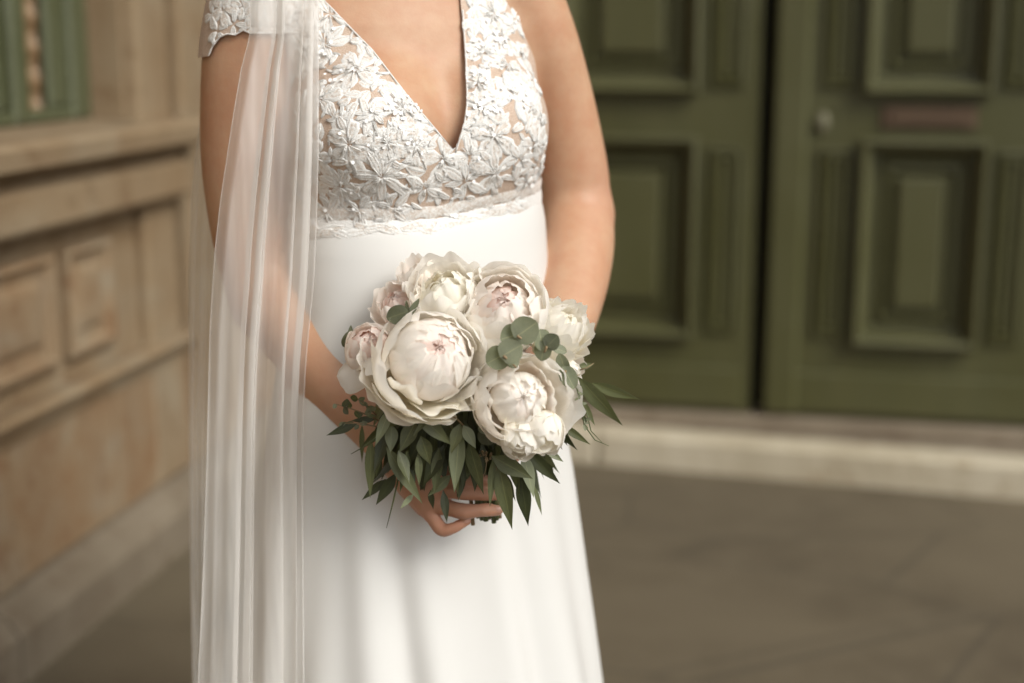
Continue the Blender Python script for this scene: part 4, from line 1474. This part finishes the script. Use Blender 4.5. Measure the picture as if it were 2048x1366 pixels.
# ---- foliage
def leaf_mesh(name, prof, n=12, fold=.16, droop=.10, wave=.02, twist=0.0):
    v, al, ac, f = [], [], [], []
    tt = np.array(prof)
    for j in range(n + 1):
        t = j / n
        w = float(np.interp(t, tt[:, 0], tt[:, 1])) * .5
        tw = twist * t
        for k, s in enumerate((-1, -.5, 0, .5, 1)):
            y0 = s * w; z0 = fold * abs(s) * w + wave * math.sin(t * 7 + s)* abs(s)
            y = y0 * math.cos(tw) - z0 * math.sin(tw); z = y0 * math.sin(tw) + z0 * math.cos(tw)
            v.append((t, y, z - droop * t * t)); al.append(t); ac.append((s + 1) / 2)
    for j in range(n):
        for k in range(4):
            a = j * 5 + k
            f.append([a, a + 5, a + 6, a + 1])
    me = bpy.data.meshes.new(name)
    me.from_pydata(v, [], f)
    me.polygons.foreach_set('use_smooth', [True] * len(f))
    for nm, d in (('along', al), ('across', ac)):
        a = me.attributes.new(nm, 'FLOAT', 'POINT'); a.data.foreach_set('value', d)
    me.update()
    return me
LANCE = [(0, .05), (.04, .12), (.14, .55), (.27, .90), (.38, 1), (.52, .92), (.68, .66), (.82, .36), (.92, .15), (1, 0)]
OVAL = [(0, .04), (.06, .3), (.15, .6), (.3, .9), (.5, 1), (.7, .86), (.86, .52), (.95, .22), (1, 0)]
ROUND = [(0, .1), (.03, .42), (.1, .70), (.22, .92), (.42, 1.02), (.62, .97), (.8, .76), (.92, .45), (1, .12)]
LEAF_MESH = {}
def leaf_data(shape, mat, var):
    key = (shape, mat, var)
    if key not in LEAF_MESH:
        rr = random.Random(len(shape) * 7 + var)
        prof = {'lance': LANCE, 'oval': OVAL, 'round': ROUND}[shape]
        me = leaf_mesh('leaf_' + shape, prof, 12, rr.uniform(.10, .34) if shape != 'round' else rr.uniform(.08, .28), rr.uniform(-.05, .14) if shape != 'round' else rr.uniform(-.06, .08), rr.uniform(.0, .015) if shape != 'round' else .02, rr.uniform(-.5, .5) if shape == 'lance' else 0)
        me.materials.append(M[mat])
        LEAF_MESH[key] = me
    return LEAF_MESH[key]
RL = random.Random(17)
def leaf(base, tip, width_m, mat='leaf_green', shape='lance', roll=None, var=None, name='leaf', parent=None):
    base, tip = Vector(base), Vector(tip)
    d = tip - base; L = d.length; d = d / L
    view = (Vector((0, 0, CAM_H)) - base).normalized()
    n = view - d * view.dot(d); n.normalize()
    s = n.cross(d)
    r = RL.uniform(-.6, .6) if roll is None else roll
    n2 = n * math.cos(r) + s * math.sin(r); s2 = n2.cross(d)
    o = bpy.data.objects.new(name, leaf_data(shape, mat, RL.randrange(5) if var is None else var))
    COL.objects.link(o)
    par = parent or bouquet
    o.parent = par
    wd = width_m / max(.55, abs(math.cos(r)))
    lift = n2 * L
    mt = Matrix(((d.x * L, s2.x * wd, n2.x * wd, 0), (d.y * L, s2.y * wd, n2.y * wd, 0), (d.z * L, s2.z * wd, n2.z * wd, 0), (0, 0, 0, 1)))
    o.matrix_basis = Matrix.Translation(base - ORG[par.name]) @ mt
    ORG[o.name] = base
    return o
QM = 1 / 1740.0
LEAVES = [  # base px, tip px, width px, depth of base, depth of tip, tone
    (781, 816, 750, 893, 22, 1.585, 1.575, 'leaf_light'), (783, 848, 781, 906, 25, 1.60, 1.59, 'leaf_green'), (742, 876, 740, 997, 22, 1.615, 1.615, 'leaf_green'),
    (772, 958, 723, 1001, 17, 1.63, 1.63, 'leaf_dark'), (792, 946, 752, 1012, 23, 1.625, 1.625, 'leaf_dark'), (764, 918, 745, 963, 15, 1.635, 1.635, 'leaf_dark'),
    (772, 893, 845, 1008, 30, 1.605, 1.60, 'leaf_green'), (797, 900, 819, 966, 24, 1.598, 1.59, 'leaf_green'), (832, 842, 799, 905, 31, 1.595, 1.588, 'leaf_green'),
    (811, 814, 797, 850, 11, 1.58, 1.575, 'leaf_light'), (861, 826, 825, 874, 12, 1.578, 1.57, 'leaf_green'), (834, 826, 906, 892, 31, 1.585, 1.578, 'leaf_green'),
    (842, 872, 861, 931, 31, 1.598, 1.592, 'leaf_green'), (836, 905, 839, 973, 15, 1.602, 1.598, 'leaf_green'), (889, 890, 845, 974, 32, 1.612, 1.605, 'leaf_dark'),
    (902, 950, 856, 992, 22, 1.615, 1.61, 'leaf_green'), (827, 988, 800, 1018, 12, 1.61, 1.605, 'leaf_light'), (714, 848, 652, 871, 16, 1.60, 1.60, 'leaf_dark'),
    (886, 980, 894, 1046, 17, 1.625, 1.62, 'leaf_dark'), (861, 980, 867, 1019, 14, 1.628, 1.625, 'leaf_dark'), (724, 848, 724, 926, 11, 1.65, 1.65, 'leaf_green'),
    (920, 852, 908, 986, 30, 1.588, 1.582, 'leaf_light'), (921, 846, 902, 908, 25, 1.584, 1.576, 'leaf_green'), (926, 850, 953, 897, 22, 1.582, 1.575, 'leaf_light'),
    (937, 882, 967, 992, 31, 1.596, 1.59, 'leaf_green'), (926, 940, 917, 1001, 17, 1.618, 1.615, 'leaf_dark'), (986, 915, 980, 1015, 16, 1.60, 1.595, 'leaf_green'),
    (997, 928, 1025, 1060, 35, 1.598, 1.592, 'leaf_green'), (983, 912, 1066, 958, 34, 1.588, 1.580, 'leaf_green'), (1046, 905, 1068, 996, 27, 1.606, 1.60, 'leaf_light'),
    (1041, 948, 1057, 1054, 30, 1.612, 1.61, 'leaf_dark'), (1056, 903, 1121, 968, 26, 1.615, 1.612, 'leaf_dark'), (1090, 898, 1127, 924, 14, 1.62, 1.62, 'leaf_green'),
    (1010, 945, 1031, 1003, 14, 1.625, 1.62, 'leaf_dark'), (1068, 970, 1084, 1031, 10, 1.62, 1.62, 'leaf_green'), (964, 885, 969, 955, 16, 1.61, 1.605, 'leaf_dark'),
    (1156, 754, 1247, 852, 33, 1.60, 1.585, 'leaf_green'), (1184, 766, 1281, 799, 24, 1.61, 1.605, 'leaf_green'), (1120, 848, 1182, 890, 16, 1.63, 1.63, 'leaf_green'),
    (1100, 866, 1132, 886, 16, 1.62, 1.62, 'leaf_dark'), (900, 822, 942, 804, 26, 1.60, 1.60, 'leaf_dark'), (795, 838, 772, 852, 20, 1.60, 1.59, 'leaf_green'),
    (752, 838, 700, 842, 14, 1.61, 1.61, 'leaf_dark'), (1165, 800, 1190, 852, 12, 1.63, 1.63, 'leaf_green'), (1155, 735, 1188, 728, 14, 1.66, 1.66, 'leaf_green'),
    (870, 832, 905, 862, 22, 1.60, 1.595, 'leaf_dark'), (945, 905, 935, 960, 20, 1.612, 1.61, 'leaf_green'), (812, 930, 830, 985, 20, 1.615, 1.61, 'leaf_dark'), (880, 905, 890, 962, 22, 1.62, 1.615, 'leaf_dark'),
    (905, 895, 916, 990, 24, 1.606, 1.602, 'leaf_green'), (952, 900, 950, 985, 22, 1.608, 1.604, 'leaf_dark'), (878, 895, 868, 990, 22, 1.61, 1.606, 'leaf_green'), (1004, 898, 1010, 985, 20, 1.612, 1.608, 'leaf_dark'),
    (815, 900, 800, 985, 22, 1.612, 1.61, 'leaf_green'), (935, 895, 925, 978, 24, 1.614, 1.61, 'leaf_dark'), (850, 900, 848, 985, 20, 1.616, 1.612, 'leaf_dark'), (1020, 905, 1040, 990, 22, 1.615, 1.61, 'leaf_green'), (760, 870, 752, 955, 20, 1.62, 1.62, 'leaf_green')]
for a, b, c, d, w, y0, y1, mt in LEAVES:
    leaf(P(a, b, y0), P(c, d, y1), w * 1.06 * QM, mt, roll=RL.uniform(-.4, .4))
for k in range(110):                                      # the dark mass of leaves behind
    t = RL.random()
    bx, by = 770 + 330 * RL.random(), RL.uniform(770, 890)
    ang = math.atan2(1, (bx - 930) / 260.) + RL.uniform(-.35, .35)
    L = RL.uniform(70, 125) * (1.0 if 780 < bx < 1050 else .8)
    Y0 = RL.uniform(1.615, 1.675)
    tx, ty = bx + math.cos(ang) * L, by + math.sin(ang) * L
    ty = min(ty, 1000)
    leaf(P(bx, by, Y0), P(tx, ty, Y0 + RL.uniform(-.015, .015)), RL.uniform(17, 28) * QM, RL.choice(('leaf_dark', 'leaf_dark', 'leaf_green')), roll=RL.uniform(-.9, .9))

def round_leaf(px, py, r, Y, ang, mat='leaf_silver', roll=None, w=1.0, tilt=0.0):
    a = R(ang)
    bx, by = px - math.cos(a) * r, py - math.sin(a) * r
    tx, ty = px + math.cos(a) * r, py + math.sin(a) * r
    return leaf(P(bx, by, Y + tilt), P(tx, ty, Y - tilt), 2 * r * w * QM, mat, 'round', roll if roll is not None else RL.uniform(-.3, .3), name='round_leaf')
for a in ((1052, 660, 28, 1.545, -35, 'leaf_silver', .1, 1.0), (1022, 673, 22, 1.550, 165, 'leaf_silver', -.2, 1.05), (1082, 680, 22, 1.556, 80, 'leaf_silver', .6, .75),
          (1104, 683, 17, 1.550, -45, 'leaf_silver_dark', .2, 1.0), (1086, 702, 20, 1.552, 100, 'leaf_silver', -.3, .85), (1022, 702, 25, 1.538, -30, 'leaf_silver', 0, 1.0),
          (994, 716, 24, 1.542, 150, 'leaf_silver', .1, 1.0), (1024, 720, 18, 1.550, 60, 'leaf_silver', .4, .8), (795, 630, 23, 1.585, 160, 'leaf_silver_dark', .15, .85),
          (1126, 728, 22, 1.585, -110, 'leaf_silver', .4, .6), (1137, 755, 25, 1.580, 62, 'leaf_silver', .1, .70), (696, 678, 18, 1.625, 120, 'leaf_silver_dark', .5, .7),
          (975, 873, 19, 1.592, 80, 'leaf_silver_dark', .1, 1.05), (967, 857, 11, 1.586, 180, 'leaf_silver', .1, 1.0), (985, 860, 11, 1.586, 0, 'leaf_silver', .1, 1.0), (1120, 700, 14, 1.60, 20, 'leaf_silver', .4, .7)):
    round_leaf(*a)
leaf(P(812, 640, 1.585), P(839, 597, 1.60), 14 * QM, 'leaf_silver_dark', 'oval', .5)
leaf(P(818, 640, 1.58), P(812, 600, 1.60), 9 * QM, 'leaf_silver_dark', 'oval', .5)
leaf(P(700, 690, 1.62), P(702, 650, 1.63), 12 * QM, 'leaf_silver_dark', 'oval', .4)
for (a, b, c, d, Y) in ((1035, 672, 1062, 690, 1.540), (1008, 712, 1032, 735, 1.534), (1093, 694, 1085, 715, 1.546), (1131, 742, 1125, 760, 1.576), (976, 858, 978, 868, 1.584)):
    mb = MB(); mb.tube([P(a, b, Y), P((a + c) / 2, (b + d) / 2, Y + .006), P(c, d, Y + .012)], [.0016, .0011, .0012], 6); mb.build('twig', M['twig'], bouquet, P(a, b, Y))
# fine sprig on the left
RS = random.Random(5)
sp = MB()
ends = [((760, 842), (672, 808)), ((765, 856), (690, 846)), ((752, 830), (715, 798))]
for (a, b), (c, d) in ends:
    sp.tube([P(a, b, 1.612), P((a + c) / 2, (b + d) / 2 - 3, 1.602), P(c, d, 1.60)], [.0011, .0009, .0006], 5)
sprig = sp.build('eucalyptus_sprig', M['twig'], bouquet, P(760, 842, 1.612))
sprig['label'] = 'fine small leaved sprig at the left of the bouquet'
for k in range(22):
    (a, b), (c, d) = ends[k % 3]
    t = RS.uniform(.25, 1.0)
    x, y = a + (c - a) * t, b + (d - b) * t
    an = RS.uniform(0, 360); r = RS.uniform(6, 10)
    x2, y2 = x + 1.9 * r * math.cos(R(an)), y + 1.9 * r * math.sin(R(an))
    leaf(P(x, y, 1.60), P(x2, y2, 1.60 + RS.uniform(-.008, .008)), r * RS.uniform(.9, 1.6) * QM, RS.choice(('leaf_silver_dark', 'leaf_silver', 'leaf_green')), 'oval', RS.uniform(-.8, .8), name='small_leaf', parent=sprig)
# fine sprig on the right and twigs
sp = MB()
sp.tube([P(1150, 760, 1.60), P(1162, 810, 1.592), P(1168, 850, 1.59)], [.0012, .0009, .0006], 5)
sprig2 = sp.build('eucalyptus_sprig', M['stem'], bouquet, P(1150, 760, 1.60))
sprig2['label'] = 'fine budding sprig at the right of the bouquet'
for k in range(16):
    t = RS.uniform(.2, 1); x, y = 1150 + 18 * t, 760 + 90 * t
    an = RS.uniform(20, 160) if k % 2 else RS.uniform(-40, 60); r = RS.uniform(5, 9)
    leaf(P(x, y, 1.593), P(x + 2 * r * math.cos(R(an)), y + 2 * r * math.sin(R(an)), 1.592), r * .8 * QM, RS.choice(('leaf_silver', 'leaf_light', 'leaf_green')), 'oval', RS.uniform(-.8, .8), name='small_leaf', parent=sprig2)
def twig(pts, r, mat='twig'):
    mb = MB(); mb.tube([P(*q) for q in pts], r, 5); return mb.build('twig', M[mat], bouquet, P(*pts[0]))
twig([(810, 812, 1.578), (790, 818, 1.574), (772, 816, 1.572), (752, 808, 1.57)], [.0009, .0009, .0007, .0004])
twig([(772, 816, 1.572), (762, 818, 1.57), (752, 812, 1.568)], [.0007, .0005, .0003])
twig([(926, 850, 1.58), (912, 836, 1.574), (898, 830, 1.572), (880, 842, 1.57)], [.0010, .0010, .0008, .0004])
twig([(898, 830, 1.572), (885, 832, 1.57), (876, 846, 1.57)], [.0008, .0006, .0003])
twig([(796, 960, 1.62), (786, 1005, 1.62), (773, 1056, 1.625)], [.0012, .0010, .0004], 'stem')
twig([(760, 870, 1.61), (725, 895, 1.61), (702, 908, 1.615)], [.0012, .0008, .0004], 'stem')
twig([(1168, 850, 1.60), (1190, 880, 1.60), (1218, 892, 1.60)], [.0009, .0007, .0003], 'stem')
twig([(1172, 820, 1.60), (1182, 862, 1.60), (1205, 886, 1.60)], [.0009, .0007, .0003], 'stem')
twig([(1160, 740, 1.62), (1175, 735, 1.62), (1188, 726, 1.62)], [.0009, .0007, .0004], 'twig')
twig([(975, 915, 1.60), (970, 945, 1.597), (965, 956, 1.596)], [.0007, .0005, .0003], 'twig')
mb = MB()
for k in range(14):
    c = P(968 + RS.uniform(-9, 16), 914 + RS.uniform(-14, 6), 1.598 + RS.uniform(-.004, .004))
    mb.tube([c, c + Vector((RS.uniform(-.003, .003), -.003, RS.uniform(-.003, .003)))], [.0016, .0008], 6)
o = mb.build('buds', M['twig'], bouquet); o['kind'] = 'stuff'
# cut stems below the hand
for k, (dx, dy, r) in enumerate(((-26, 1050, .0026), (-8, 1040, .003), (0, 1042, .0032), (8, 1038, .003), (16, 1046, .0030), (22, 1040, .0026), (28, 1036, .0024), (-16, 1036, .0025), (4, 1036, .0035), (12, 1034, .003))):
    mb = MB()
    x = 972 + dx
    Yk = 1.672 + .008 * math.sin(k * 2.4)
    mb.tube([P(955 + dx * 1.4, 860, Yk), P(965 + dx, 960, Yk), P(x, dy, Yk)], [r * .9, r, r], 8)
    mb.build('stem', M['stem'] if k % 3 else M['twig'], bouquet, P(965, 960, Yk))
